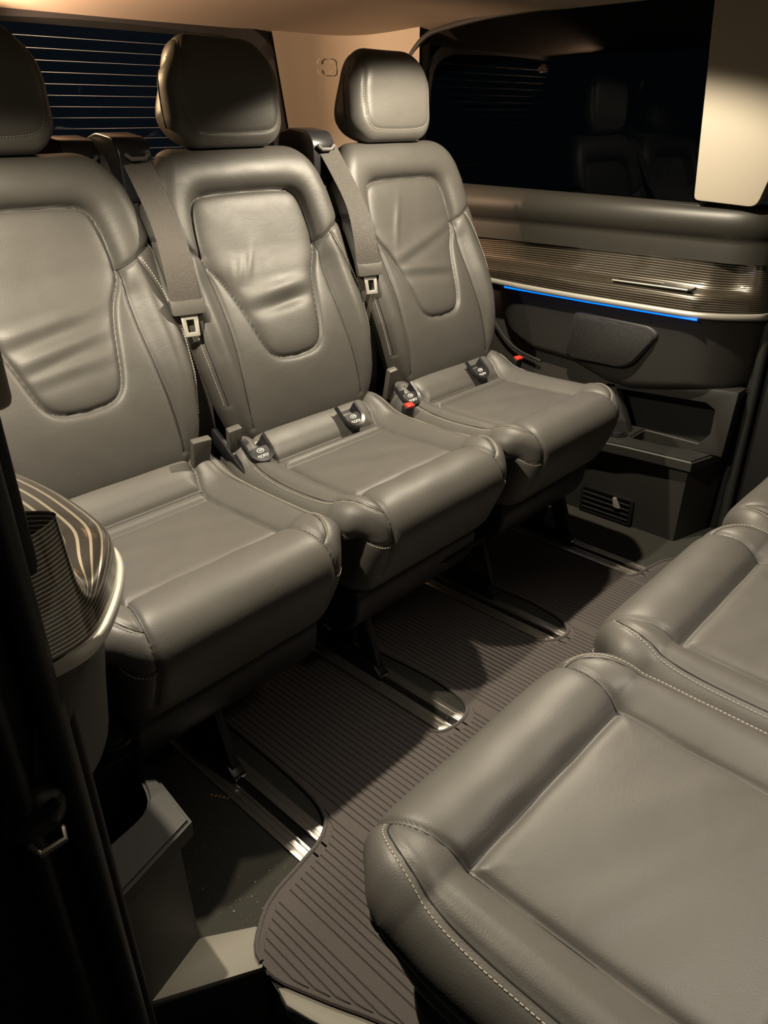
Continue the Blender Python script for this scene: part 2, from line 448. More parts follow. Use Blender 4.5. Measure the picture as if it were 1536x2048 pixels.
def cushion_disp(seed, long=False):
    CR, SI, RI, LO = cushion_lines(long); e_ = EXT if long else 0.0
    rr = np.random.RandomState(seed); ph = rr.rand(8) * 6.28
    def f(xu, s):
        xu, s = np.broadcast_arrays(np.asarray(xu, float), np.asarray(s, float))
        ok = (s > -0.33) & (s < 0.42 + e_)
        d = seg_dist(xu, s, CR + mir([SI, FRONTD, RI, LO]))
        dm = seg_dist(xu, s, CR + mir([SI])); df = seg_dist(xu, s, mir([FRONTD]))
        ax = np.abs(xu)
        D = -0.0105 * np.exp(-dm / 0.010) - 0.0026 * np.exp(-(d / 0.0040) ** 2) - 0.0012 * np.exp(-d / 0.007) - 0.0045 * np.exp(-df / 0.010)
        D = D + 0.014 * sst(0.148, 0.20, ax) * sst(-0.12, 0.04, s) * (1 - 0.5 * sst(0.2 + e_, 0.3 + e_, s)) * (1 - sst(0.235, 0.29, ax) * .6)
        inp = (1 - sst(0.11, 0.15, ax)) * sst(0.0, 0.03, s) * (1 - sst(0.17 + e_, 0.2 + e_, s))
        D = D + inp * (-0.002 + 0.0035 * np.cos(xu * 12) * np.cos((s - .1) * 14))
        # soft creases
        D = D + inp * 0.0013 * (np.sin(38 * xu + 55 * s + ph[0] + 2.0 * np.sin(14 * s + ph[1])) * np.exp(-((s - 0.12) / 0.05) ** 2))
        D = D + 0.0010 * np.sin(60 * xu + ph[2] + 1.7 * np.sin(31 * s)) * sst(0.04, -0.02, s) * np.exp(-((s + 0.02) / 0.05) ** 2)
        ns = np.sin(21 * xu + ph[3]) * np.sin(17 * s + ph[4]) + 0.5 * np.sin(47 * xu + ph[5] + 20 * s) * np.sin(39 * s + ph[6])
        D = D + 0.0004 * ns
        return np.where(ok, D, 0.0)
    return f
CUSH_SEGS = [(-0.32, -0.13, 0.006), (-0.13, 0.03, 0.0028), (0.03, 0.18, 0.0040), (0.18, 0.42, 0.0032)]
def cushion_loft(seed, long=False):
    e_ = EXT if long else 0.0
    lf = Loft(PROF_LONG if long else CUSH_PROF, (0.12, 0.003), lambda s: 0.234 - 0.012 * sst(0.20 + e_, 0.33 + e_, s) - 0.030 * (1 - sst(-0.16, -0.05, s)) + 0 * s, 0.048, cushion_disp(seed, long))
    return lf
def cushion_mesh(lf, fine=1.0):
    segs = [(a, b, st * fine) for a, b, st in CUSH_SEGS]
    segs.append((0.42, lf.len - 0.32, 0.02))
    return lf.mesh(segs, nx=int(62 / fine), na=int(14 / fine) + 2)

# --- backrest: y depth (0 = front), z along the rest
BACK_PROF = [(-0.005, 0.30), (-0.001, 0.38), (0.0, 0.46), (0.002, 0.505), (0.012, 0.532), (0.035, 0.545), (0.065, 0.542), (0.088, 0.52), (0.095, 0.45), (0.095, 0.25), (0.09, 0.02), (0.07, -0.045), (0.03, -0.055), (0.0, -0.035), (-0.018, 0.0), (-0.027, 0.06), (-0.03, 0.13), (-0.024, 0.20), (-0.014, 0.25)]
B0S = 0.30
PANEL = [(0.0, 0.470), (0.10, 0.468), (0.124, 0.462), (0.139, 0.445), (0.147, 0.40), (0.150, 0.352), (0.138, 0.325), (0.118, 0.295), (0.103, 0.255), (0.092, 0.215), (0.080, 0.165), (0.068, 0.138), (0.045, 0.124), (0.0, 0.121)]
NOTCH = [(0.150, 0.352), (0.172, 0.356), (0.200, 0.376), (0.222, 0.392), (0.245, 0.40)]
WING = [(0.152, 0.350), (0.146, 0.27), (0.148, 0.18), (0.156, 0.09), (0.158, 0.0)]
BSTITCH = [(0.186, 0.364), (0.204, 0.29), (0.212, 0.22), (0.208, 0.14), (0.196, 0.06)]
EDGE = [(0.236, 0.38), (0.246, 0.30), (0.250, 0.2), (0.24, 0.10)]
def z2s(l): return [(x, z - B0S) for x, z in l]
PANEL = chaikin(PANEL, 2); NOTCH = chaikin(NOTCH, 2); WING = chaikin(WING, 1); BSTITCH = chaikin(BSTITCH, 2)
PAN_S, NOTCH_S, WING_S, BST_S, EDGE_S = map(z2s, (PANEL, NOTCH, WING, BSTITCH, EDGE))
def back_w(s):
    z = s + B0S
    z_ = np.array([-0.4, -0.05, 0.0, 0.06, 0.14, 0.24, 0.32, 0.40, 0.45, 0.49, 0.515, 0.54, 0.57, 0.62, 1.0])
    w_ = np.array([0.17, 0.165, 0.180, 0.197, 0.214, 0.224, 0.225, 0.221, 0.214, 0.203, 0.192, 0.176, 0.160, 0.158, 0.158])
    return np.interp(z, z_, w_)
def inside_panel(ax, z):
    P = np.array(PANEL)[::-1]
    xb = np.interp(z, P[:, 1], P[:, 0]); return (xb - ax)
def back_disp(seed):
    rr = np.random.RandomState(seed); ph = rr.rand(10) * 6.28
    P = np.array(PANEL)[::-1]
    def f(xu, s):
        xu, s = np.broadcast_arrays(np.asarray(xu, float), np.asarray(s, float))
        z = s + B0S; ax = np.abs(xu)
        ok = (z > -0.06) & (z < 0.60)
        d = seg_dist(ax, s, [PAN_S, NOTCH_S, WING_S, BST_S, EDGE_S])
        dp = seg_dist(ax, s, [PAN_S]); dn = seg_dist(ax, s, [NOTCH_S]); dw = seg_dist(ax, s, [WING_S])
        xb = np.where((z > 0.121) & (z < 0.470), np.interp(z, P[:, 1], P[:, 0]), 0.0)
        ins = ax < xb
        D = -0.0032 * np.exp(-(d / 0.0044) ** 2)
        up = sst(0.30, 0.36, z)
        D = D - 0.009 * np.exp(-dp / 0.012) * np.where(ins, 1, 0.5 + 0.5 * np.exp(-dp / 0.006))                  # pillow of the centre panel
        D = D + np.where(~ins, up * 0.022 * (1 - np.exp(-dp / 0.016)), 0.0) - up * 0.004
        D = D - 0.004 * np.exp(-dn / 0.010) - 0.003 * np.exp(-dw / 0.012) * (1 - ins)
        D = D + (1 - up) * np.where(ax > 0.15, 0.018 * sst(0.15, 0.19, ax) * (1 - .5 * sst(.22, .26, ax)), 0.0)
        # folds across the panel
        inn = np.where(ins, 1 - np.exp(-dp / 0.02), 0)
        if seed == 2:
            zc = 0.245 + 0.10 * (xu) ; D = D + inn * (0.006 * np.exp(-((z - zc - 0.018) / 0.017) ** 2) - 0.0075 * np.exp(-((z - zc + 0.010) / 0.015) ** 2)) * (0.75 + 0.25 * np.sin(40 * xu + 1))
            for a_, b_, c_ in ((-0.075, 0.31, 0.5), (-0.045, 0.325, 0.55), (-0.10, 0.30, .4)):
                D = D + inn * 0.0022 * np.exp(-((xu - a_ - c_ * (z - b_)) / 0.010) ** 2 - ((z - b_) / 0.03) ** 2)
        elif seed == 1:
            for a_, k_, h_ in ((0.27, 0.16, .003), (0.225, 0.2, .0035), (0.19, 0.10, .002)):
                zc = a_ + k_ * xu; D = D + inn * h_ * (np.exp(-((z - zc - 0.01) / 0.012) ** 2) - np.exp(-((z - zc + 0.010) / 0.012) ** 2)) * sst(0.14, -0.02, xu)
        else:
            for a_, k_, h_ in ((0.30, 0.30, .003), (0.235, -0.10, .0035)):
                zc = a_ + k_ * xu; D = D + inn * h_ * (np.exp(-((z - zc - 0.01) / 0.014) ** 2) - np.exp(-((z - zc + 0.010) / 0.014) ** 2))
            D = D + inn * 0.003 * np.exp(-((xu + 0.06 - 0.45 * (z - .37)) / 0.01) ** 2 - ((z - .37) / 0.05) ** 2)
        D = D + 0.0005 * (np.sin(23 * xu + ph[0]) * np.sin(19 * z + ph[1]) + 0.6 * np.sin(57 * xu + ph[2] + 22 * z) * np.sin(43 * z + ph[3]))
        return np.where(ok, D, 0.0)
    return f
def back_loft(seed):
    return Loft(BACK_PROF, (-0.007, 0.30), back_w, 0.032, back_disp(seed), it=3)
def back_mesh(lf, fine=1.0):
    # s>0 goes up the front; s<0 down the front
    segs = [(-0.35, 0.29, 0.0030 * fine), (0.29, lf.len - 0.35, 0.016)]
    return lf.mesh(segs, nx=int(66 / fine), na=int(10 / fine) + 2)

# --- headrest: y depth, z height; s = 0 at face middle
HEAD_PROF = [(0.0, 0.09), (-0.003, 0.135), (0.008, 0.170), (0.034, 0.194), (0.070, 0.198), (0.105, 0.178), (0.128, 0.13), (0.130, 0.07), (0.112, 0.025), (0.07, 0.003), (0.03, -0.002), (0.008, 0.010), (0.0, 0.04)]
HFACE = [(0.0, -0.066), (0.075, -0.064), (0.098, -0.056), (0.110, -0.036), (0.115, 0.0), (0.113, 0.04), (0.104, 0.08), (0.088, 0.115), (0.080, 0.16)]
HCAP = [(0.150, -0.10), (0.160, -0.04), (0.158, 0.02), (0.150, 0.055)]
def head_disp(xu, s):
    xu, s = np.broadcast_arrays(np.asarray(xu, float), np.asarray(s, float))
    d = seg_dist(np.abs(xu), s, [chaikin(HFACE, 1)])
    D = -0.0022 * np.exp(-(d / 0.0038) ** 2) - 0.0008 * np.exp(-d / 0.010)
    return D + 0.0006 * np.sin(25 * xu + 1) * np.sin(31 * s)
def head_loft():
    return Loft(HEAD_PROF, (0.0, 0.09), lambda s: 0.135 - 0.034 * sst(0.01, 0.15, s) * (1 - sst(0.22, 0.33, s)) - 0.010 * np.maximum(sst(-0.04, -0.10, s), sst(0.22, 0.33, s)) + 0 * s, 0.044, head_disp, it=3)
HEADS = head_loft()
HEAD_ME = HEADS.mesh([(-0.11, 0.16, 0.0035), (0.16, HEADS.len - 0.11, 0.008)], nx=44, na=14, ex=0.01)
HEAD_ME.materials.append(M['leather_head'])
HST_ME = HEADS.stitches([[(x, s) for x, s in HFACE][::-1] + [(-x, s) for x, s in HFACE]], lift=0.0009)
HST_ME.materials.append(M['thread'])

HW = [gap_shade_mesh(HEADS, [(x, s) for x, s in chaikin(HFACE, 2)][::-1] + [(-x, s) for x, s in chaikin(HFACE, 2)], 0.0009)] + [gap_shade_mesh(HEADS, chaikin([(sg * 0.152, -0.10), (sg * 0.166, -0.05), (sg * 0.168, 0.02), (sg * 0.162, 0.07), (sg * 0.14, 0.11), (sg * 0.12, 0.15)], 2), 0.0008) for sg in (-1, 1)]
def bracket_mesh(x, w=0.026):
    bm = bmesh.new()
    add_prism(bm, round_poly([(0.10, 0.012), (0.70, 0.012), (0.70, 0.045), (0.30, 0.05), (0.13, 0.04)], 0.012), 'x', x - w / 2, x + w / 2)
    add_prism(bm, round_poly([(0.115, 0.03), (0.16, 0.03), (0.21, 0.16), (0.30, 0.27), (0.24, 0.27), (0.17, 0.18)], 0.01), 'x', x - 0.008, x + 0.008)
    add_prism(bm, round_poly([(0.22, 0.03), (0.34, 0.03), (0.42, 0.27), (0.20, 0.27)], 0.02), 'x', x + 0.012, x + 0.018)
    return finish(bm, 0.0015)

seat_i = 0
def build_seat(kind, cx, seed, leg_xs, iso, headx):
    """kind 'rear': lip toward -Y. Local origin on the floor at the lip centre."""
    root = empty('van_seat', (cx, 0.78, 0.0))
    zb = 0.48
    cl = CL[seed if kind == 'rear' else seed]
    cu = link('seat_cushion', cl[1], None, root); cu.location = (0, 0, zb)
    for q_ in cl[2]: link('stitching', q_, None, cu)
    for q_ in cl[3]: link('seam', q_, None, cu)
    pan = prism('seat_pan', round_poly([(0.075, 0.295), (0.46, 0.33), (0.46, 0.22), (0.30, 0.16), (0.13, 0.17), (0.085, 0.22)], 0.03), 'x', -0.19, 0.19, M['pan'], root, 0.012, 3)
    bl = BL[seed]
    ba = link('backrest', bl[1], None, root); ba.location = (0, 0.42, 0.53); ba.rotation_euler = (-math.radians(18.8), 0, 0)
    for q_ in bl[2]: link('stitching', q_, None, ba)
    for q_ in bl[3]: link('seam', q_, None, ba)
    if kind == 'rear':
        shell = prism('backrest_shell', round_poly([(0.092, 0.0), (0.104, 0.0), (0.104, 0.48), (0.092, 0.50)], 0.004), 'x', -0.17, 0.17, M['black'], root, 0.003)
        shell.location = (0, 0.42, 0.53); shell.rotation_euler = (-math.radians(18.8), 0, 0)
    hd = link('headrest', HEAD_ME, None, root); hd.location = (headx - cx, 0.572, 1.053); hd.rotation_euler = (-math.radians(4), 0, 0)
    link('stitching', HST_ME, None, hd)
    for q_ in HW: link('seam', q_, None, hd)
    for sx in (-1, 1):
        tube('headrest_post', [(headx - cx + sx * 0.062, 0.635, 1.02), (headx - cx + sx * 0.062, 0.637, 1.075)], 0.006, M['chrome'], root)
        bm = bmesh.new()
        add_prism(bm, round_poly([(-0.02, -0.013), (0.02, -0.013), (0.02, 0.013), (-0.02, 0.013)], 0.01), 'z', 0, 0.012)
        g = link('post_guide', finish(bm, 0.002), M['black'], root); g.location = (headx - cx + sx * 0.062, 0.634, 1.040)
    for lx in leg_xs:
        lg = link('seat_leg', bracket_mesh(lx - cx), M['black'], root)
        tube('pivot_knob', [(lx - cx - 0.03, 0.27, 0.085), (lx - cx - 0.012, 0.27, 0.085), (lx - cx - 0.008, 0.27, 0.085)], [0.014, 0.020, 0.012], M['black'], lg, 14)
        tube('pivot_cap', [(lx - cx - 0.034, 0.262, 0.095), (lx - cx - 0.028, 0.262, 0.095)], 0.006, M['chrome'], lg, 12)
        bm = bmesh.new(); add_box(bm, (lx - cx - 0.012, 0.105, 0.014), (lx - cx + 0.012, 0.120, 0.022))
        link('foot_clip', finish(bm, 0.002), M['chrome'], lg)
    for ix in iso:
        iso_cup(root, ix - cx)
    return root

def iso_cup(root, x):
    """black funnel of a child seat anchor let into the rear roll"""
    bm = bmesh.new()
    tilt = math.radians(-48)
    def T(v):
        v = Matrix.Rotation(tilt + math.pi / 2 , 3, 'X') @ Vector(v)
        return Vector((x, 0.363, 0.511)) + v
    # frame: U-shaped rim; local x across, z up along the face, y outward
    n = 16
    outer = [(-0.031, 0.030)] + [(0.031 * math.cos(a), 0.031 * math.sin(a) * 0.9 - 0.004) for a in [math.pi + k * math.pi / n for k in range(n + 1)]] + [(0.031, 0.030)]
    inner = [(a * 0.78, b * 0.80 + 0.003) for a, b in outer]
    F = []; 
    for (a, b), (c, d) in zip(outer, inner):
        F.append([bm.verts.new(T((a, b, 0.0))), bm.verts.new(T((a * .96, b * .97, 0.008))), bm.verts.new(T((c, d, 0.006))), bm.verts.new(T((c * .8, d * .8, -0.012)))])
    for p_, q_ in zip(F, F[1:]):
        for k in range(3): bm.faces.new([p_[k], p_[k+1], q_[k+1], q_[k]])
    bm.faces.new([f[3] for f in F])
    cup = link('anchor_cup', finish(bm), M['black'], root)
    base = Matrix.Translation((x, 0.363, 0.511)) @ Matrix.Rotation(tilt + math.pi / 2, 4, 'X')
    # label tongue
    bm = bmesh.new(); add_prism(bm, round_poly([(-0.022, -0.026), (0.022, -0.026), (0.022, 0.004), (-0.022, 0.004)], 0.006), 'z', -0.006, 0.0045)
    bm.transform(base); link('anchor_tab', finish(bm, 0.001), M['matte_black'], root)
    text_mesh('anchor_lettering', 'ISOFIX', 0.0095, M['white'], cup, base @ Matrix.Translation((0, -0.018, 0.0048)))
    bm = bmesh.new()
    add_tube(bm, [(0.008 * math.cos(a), 0.0045 * math.sin(a) - 0.005, 0.005) for a in [k * math.pi / 10 for k in range(21)]], 0.0008, 5, False)
    add_tube(bm, [(-0.003, -0.005, 0.005), (0.004, -0.005, 0.005)], 0.0018, 6)
    bm.transform(base); link('anchor_symbol', finish(bm), M['white'], cup)

def st_list(lf, lines):
    out = []
    for l_ in lines:
        me_ = lf.stitches([l_]); me_.materials.append(M['thread']); out.append(me_)
    return out
CL = {}; BL = {}
for sd, long in ((1, False), (2, False), (4, True), (5, True)):
    lf = cushion_loft(sd, long); me = cushion_mesh(lf); me.materials.append(M['leather'])
    CR, SI, RI, LO = cushion_lines(long)
    CL[sd] = (lf, me, st_list(lf, mir([[(x + 0.006, q) for x, q in RI], [(x, q - 0.006) for x, q in LO]])), [gap_shade_mesh(lf, l_) for l_ in CR + mir([SI, FRONTD, RI, LO])])
CL[3] = CL[2]
for sd in (1, 2, 3):
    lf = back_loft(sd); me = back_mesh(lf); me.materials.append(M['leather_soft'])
    wl_ = [PAN_S[::-1] + [(-x, s) for x, s in PAN_S]] + mir([NOTCH_S, WING_S, BST_S])
    BL[sd] = (lf, me, st_list(lf, mir([[(x + 0.005, s) for x, s in BST_S]])), [gap_shade_mesh(lf, l_) for l_ in wl_])

rearA = build_seat('rear', 0.545, 1, (0.546,), (), 0.525)
tag(rearA, 'dark grey leather rear bench seat nearest the left door pillar, headrest cropped', 'seat', 'three leather seats of the rear bench')
rearB = build_seat('rear', 1.025, 2, (0.938,), (0.842, 1.105), 1.02)
tag(rearB, 'middle leather rear seat with two anchor cups and a deep fold in its backrest', 'seat', 'three leather seats of the rear bench')
rearC = build_seat('rear', 1.513, 3, (1.36, 1.737), (1.298, 1.577), 1.502)
tag(rearC, 'rear leather seat farthest right, beside the side window and the speaker panel', 'seat', 'three leather seats of the rear bench')

def front_seat(cx, seed, label):
    cs = seed + 3
    root = empty('van_seat', (cx, 0.388, 0.0), math.pi)
    cu = link('seat_cushion', CL[cs][1], None, root); cu.location = (0, 0, 0.468)
    for q_ in CL[cs][2]: link('stitching', q_, None, cu)
    for q_ in CL[cs][3]: link('seam', q_, None, cu)
    prism('seat_pan', round_poly([(0.075, 0.285), (0.52, 0.32), (0.52, 0.20), (0.30, 0.15), (0.13, 0.16), (0.085, 0.21)], 0.03), 'x', -0.19, 0.19, M['pan'], root, 0.012, 3)
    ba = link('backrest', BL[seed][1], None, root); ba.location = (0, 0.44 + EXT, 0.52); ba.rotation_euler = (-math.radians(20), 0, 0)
    for q_ in BL[seed][2]: link('stitching', q_, None, ba)
    for q_ in BL[seed][3]: link('seam', q_, None, ba)
    for sx in (-0.15, 0.15):
        link('seat_leg', bracket_mesh(sx), M['black'], root)
    return tag(root, label, 'seat', 'three leather seats of the front row')
front_seat(0.552, 1, 'large leather seat cushion nearest the camera in the lower right, facing the rear bench')
front_seat(1.025, 2, 'front row leather seat cushion in the middle, second from the doorway')
front_seat(1.498, 1, 'front row leather seat at the right edge, only its rounded front corner showing')

# ------------------------------------------------------------------ floor
floor_poly = [(0.20, 0.69), (0.318, 0.692), (0.392, 0.642), (0.358, 0.583), (0.352, 0.54), (0.372, 0.47), (0.40, 0.43), (0.43, 0.36), (0.43, -1.2), (2.12, -1.2), (2.12, 2.05), (0.20, 2.05)]
structure(prism('floor', floor_poly, 'z', -0.05, 0.0, M['carpet'], None, 0.0))

MAT = [(0.357, 0.585), (0.364, 0.612), (0.392, 0.638), (0.432, 0.662), (0.50, 0.672), (0.56, 0.682), (0.592, 0.702), (0.606, 0.73), (0.614, 0.765), (0.620, 0.85), (0.622, 0.99), (0.622, 1.70),
       (0.884, 1.70), (0.884, 0.715), (0.898, 0.692), (0.93, 0.684), (0.965, 0.684), (0.993, 0.698), (1.008, 0.73), (1.016, 0.81), (1.008, 0.92), (1.000, 1.0), (1.000, 1.70),
       (1.278, 1.70), (1.278, 0.735), (1.286, 0.71), (1.31, 0.688), (1.345, 0.676), (1.376, 0.686), (1.400, 0.725), (1.412, 0.80), (1.412, 0.86), (1.404, 0.95), (1.400, 1.70),
       (1.678, 1.70), (1.678, 0.72), (1.690, 0.69), (1.72, 0.676), (1.78, 0.670), (1.84, 0.655), (1.89, 0.61), (1.90, 0.55), (1.90, -0.5), (0.455, -0.5), (0.455, 0.28), (0.44, 0.35), (0.415, 0.42), (0.392, 0.47), (0.374, 0.515), (0.360, 0.550)]
bm = bmesh.new(); add_prism(bm, MAT, 'z', 0.0015, 0.0065)
def scan(x, inset=0.016):
    ys = []
    for (x0, y0), (x1, y1) in zip(MAT, MAT[1:] + MAT[:1]):
        if (x0 <= x < x1) or (x1 <= x < x0): ys.append(y0 + (y1 - y0) * (x - x0) / (x1 - x0))
    ys.sort(); return [(a + inset, b - inset) for a, b in zip(ys[::2], ys[1::2]) if b - a > 2.5 * inset]
x = 0.372; pitch = 0.0128
while x < 1.885:
    A = scan(x); B = scan(x + pitch * .78); side = [scan(x - 0.012, 0), scan(x + pitch + 0.010, 0)]
    if len(A) == len(B):
        for (a0, a1), (b0, b1) in zip(A, B):
            if abs(a0 - b0) > 0.08 or abs(a1 - b1) > 0.12: continue
            h = 0.0032; x1 = x + pitch * .72
            v = [bm.verts.new(q) for q in [(x, a0, 0.006), (x1, b0, 0.006), (x1, b1, 0.006), (x, a1, 0.006),
                                           (x + .0012, a0 + .002, 0.006 + h), (x1 - .0012, b0 + .002, 0.006 + h), (x1 - .0012, b1 - .002, 0.006 + h), (x + .0012, a1 - .002, 0.006 + h)]]
            for f in [(4,5,6,7),(0,1,5,4),(1,2,6,5),(2,3,7,6),(3,0,4,7)]: bm.faces.new([v[i] for i in f])
    x += pitch
mat_me = bpy.data.meshes.new('m'); bmesh.ops.recalc_face_normals(bm, faces=bm.faces); bm.to_mesh(mat_me); bm.free()
mat_o = link('floor_mat', mat_me, M['mat'])
tag(mat_o, 'dark ribbed fabric floor mat cut out around the seat rails between the two seat rows', 'floor mat')
bm = bmesh.new(); add_tube(bm, [(a, b, 0.0065) for a, b in chaikin(MAT, 1, True)] , 0.0042, 6, False)
link('bound_edge', finish(bm), M['mat'], mat_o)

for xr, lab in ((0.546, 'leftmost steel seat rail, its bright end bare beside the mat corner'),
                (0.938, 'second seat rail from the left, ending at a rounded mat cutout'),
                (1.330, 'third seat rail from the left, running under the gap between middle and right seats'),
                (1.737, 'rightmost seat rail beside the console with the air vent')):
    rt = empty('seat_rail', (xr, 0.66, 0.0))
    for sx in (-1, 1):
        bm = bmesh.new()
        a, b = (sx * 0.009, sx * 0.036)
        add_box(bm, (min(a, b), 0, 0.0005), (max(a, b), 1.05, 0.004))
        add_box(bm, (min(sx * .009, sx * .014), 0, 0.003), (max(sx * .009, sx * .014), 1.05, 0.0065))
        add_box(bm, (min(sx * .024, sx * .026), 0, 0.003), (max(sx * .024, sx * .026), 1.05, 0.0055))
        link('rail_plate', finish(bm, 0.0006), M['rail'], rt)
    box('rail_slot', (-0.010, 0, 0.0004), (0.010, 1.05, 0.0012), M['slot'], rt, 0)
    tag(rt, lab, 'rail', 'steel seat rails in the floor')

# crumbs on carpet and mat
bm = bmesh.new()
for k in range(420):
    if k < 190: X, Y, Z = random.uniform(0.36, 0.53), random.uniform(0.60, 1.0), 0.001
    else: X, Y, Z = random.uniform(0.6, 1.65), random.uniform(0.45, 1.05), 0.0098
    if k >= 190 and random.random() < .3: continue
    r = random.uniform(0.0002, 0.00075) * (1.5 if k < 12 else 1)
    m_ = Matrix.Translation((X, Y, Z)) @ Matrix.Rotation(random.uniform(0, 6.28), 4, (random.random(), random.random(), 1)) @ Matrix.Diagonal((random.uniform(1, 2.2), 1, .6, 1))
    bmesh.ops.create_icosphere(bm, subdivisions=1, radius=r, matrix=m_)
me = bpy.data.meshes.new('m'); bm.to_mesh(me); bm.free()
tag(link('crumbs', me, M['crumb']), 'tiny pale crumbs and lint scattered on the carpet and ribbed mat', 'crumbs', None, 'stuff')
bm = bmesh.new()
for k in range(5):
    bmesh.ops.create_icosphere(bm, subdivisions=1, radius=0.0022, matrix=Matrix.Translation((0.492 + k * .004, 0.905 - k * .007, 0.0015)) @ Matrix.Diagonal((1.4, 1, .5, 1)))
me = bpy.data.meshes.new('m'); bm.to_mesh(me); bm.free()
tag(link('orange_flakes', me, M['orange']), 'orange flakes lying on the carpet beside the leftmost rail', 'debris', None, 'stuff')

# ------------------------------------------------------------------ doorway: sill, step well, pillar
sl = prism('door_sill', round_poly([(0.215, 0.664), (0.318, 0.690), (0.390, 0.641), (0.356, 0.585)], 0.004), 'z', -0.03, 0.004, M['sill'], None, 0.003)
tag(sl, 'grey plastic sill plate at the foot of the left console beside the mat corner', 'sill plate')
sl2 = prism('step_edging', chaikin([(0.352, 0.548), (0.366, 0.534), (0.392, 0.49), (0.420, 0.43), (0.446, 0.36), (0.455, 0.25), (0.455, -0.4), (0.415, -0.4), (0.415, 0.25), (0.405, 0.34), (0.380, 0.41), (0.358, 0.47), (0.345, 0.52)], 1), 'z', -0.03, 0.003, M['sill'], None, 0.003)
tag(sl2, 'curved grey plastic edging of the entry step at the bottom of the photo', 'step edging')
structure(prism('trim_1', [(-0.6, 0.70), (0.213, 0.66), (0.357, 0.584), (0.350, 0.52), (0.405, 0.42), (0.43, 0.30), (0.43, -1.2), (-0.6, -1.2)], 'z', -0.26, -0.22, M['matte_black'], None, 0.0))
bm = bmesh.new()
wl = [(0.213, 0.66), (0.357, 0.584), (0.347, 0.52), (0.362, 0.46), (0.405, 0.37), (0.43, 0.30), (0.43, -1.2)]
for (a, b), (c, d) in zip(wl, wl[1:]):
    n = Vector((d - b, a - c)).normalized() * 0.01
    add_prism(bm, [(a, b), (c, d), (c + n.x * -1, d - n.y), (a - n.x, b - n.y)], 'z', -0.24, -0.004)
structure(link('trim_2', finish(bm), M['matte_black']))
tube('step_lamp_dome', [(0.30, 0.50, -0.225), (0.30, 0.50, -0.212), (0.30, 0.50, -0.206)], [0.03, 0.026, 0.012], M['grey_cover'])
tag(bpy.data.objects['step_lamp_dome'], 'small round grey cover in the dark step well', 'cover')

def pillar(sx):
    m = lambda X: 1.14 + sx * (X - 1.14)          # right-side coordinates, mirrored for the left
    out = []
    def pr(name, pts, z0, z1, mat, bevel=0.006):
        o = prism(name, [(m(a), b) for a, b in pts], 'z', z0, z1, mat, None, bevel, 3); return o
    return m, pr
# left door pillar (the camera looks past it)
pl = prism('pillar_1', round_poly([(-0.35, 0.615), (0.206, 0.615), (0.198, 0.68), (0.10, 0.70), (-0.35, 0.70)], 0.01), 'z', -0.26, 0.895, M['matte_black'], None, 0.006, 3)
pl.name = 'wall_left_pillar'; structure(pl)
so = tube('door_seal', [(0.176, 0.605, -0.25), (0.176, 0.605, 1.33)], 0.014, M['rubber'], None, 14)
tag(so, 'black rubber door seal running down the left door pillar', 'door seal')
so = tube('door_seal', [(0.120, 0.600, -0.25), (0.128, 0.600, 0.6), (0.135, 0.600, 1.33)], 0.012, M['rubber'], None, 14)
tag(so, 'second thinner rubber seal at the far left of the dark pillar, beside the door latch', 'door seal')
box('pillar_trim', (-0.3, 0.60, 0.897), (0.213, 0.70, 1.33), M['beige'], None, 0.01, 3)
tag(bpy.data.objects['pillar_trim'], 'beige pillar trim at the far left edge above the dark door post', 'pillar trim')
lt = empty('door_striker', (0.137, 0.600, 0.50))
bm = bmesh.new(); add_tube(bm, [(0, 0.012, 0), (0, 0.0, 0), (0, -0.006, 0), (0, -0.012, 0)], [0.034, 0.034, 0.030, 0.016], 28)
link('striker_plate', finish(bm), M['black'], lt)
bm = bmesh.new(); add_tube(bm, [(-0.016, -0.012, -0.02), (-0.012, -0.026, -0.024), (0.012, -0.026, -0.024), (0.016, -0.012, -0.02)], 0.0035, 8)
link('striker_loop', finish(bm), M['rail'], lt)
for dx, dz in ((-0.014, 0.012), (0.014, 0.012)):
    tube('bolt', [(dx, -0.008, dz), (dx, -0.016, dz)], 0.006, M['black'], lt, 6)
tag(lt, 'round metal door latch striker on the dark pillar at the far left', 'latch striker')

# ------------------------------------------------------------------ side walls (built as right-hand side, mirrored for the left)
def sweep(name, path_fn, n, prof_n, mat, parent=None, m=lambda X: X, flip=False):
    """path_fn(u, v) -> (X,Y,Z, vlen); grid surface with UV"""
    verts = []; uvs = []
    for i in range(n + 1):
        for j in range(prof_n + 1):
            X, Y, Z, vl = path_fn(i / n, j / prof_n); verts.append((m(X), Y, Z)); uvs.append((i / n, vl))
    faces = []
    for i in range(n):
        for j in range(prof_n):
            a = i * (prof_n + 1) + j; f = (a, a + 1, a + prof_n + 2, a + prof_n + 1)
            faces.append(f[::-1] if flip else f)
    me = mesh_np(verts, faces); uvl = me.uv_layers.new(name='UVMap')
    for p_ in me.polygons:
        for li in p_.loop_indices: uvl.data[li].uv = uvs[me.loops[li].vertex_index]
        p_.use_smooth = True
    return link(name, me, mat, parent)

def pl_interp(pts, u):
    P = np.array(pts, float); d = np.r_[0, np.cumsum(np.linalg.norm(np.diff(P[:, :2], axis=0), axis=1))]
    q = u * d[-1]; return [float(np.interp(q, d, P[:, k])) for k in range(P.shape[1])]

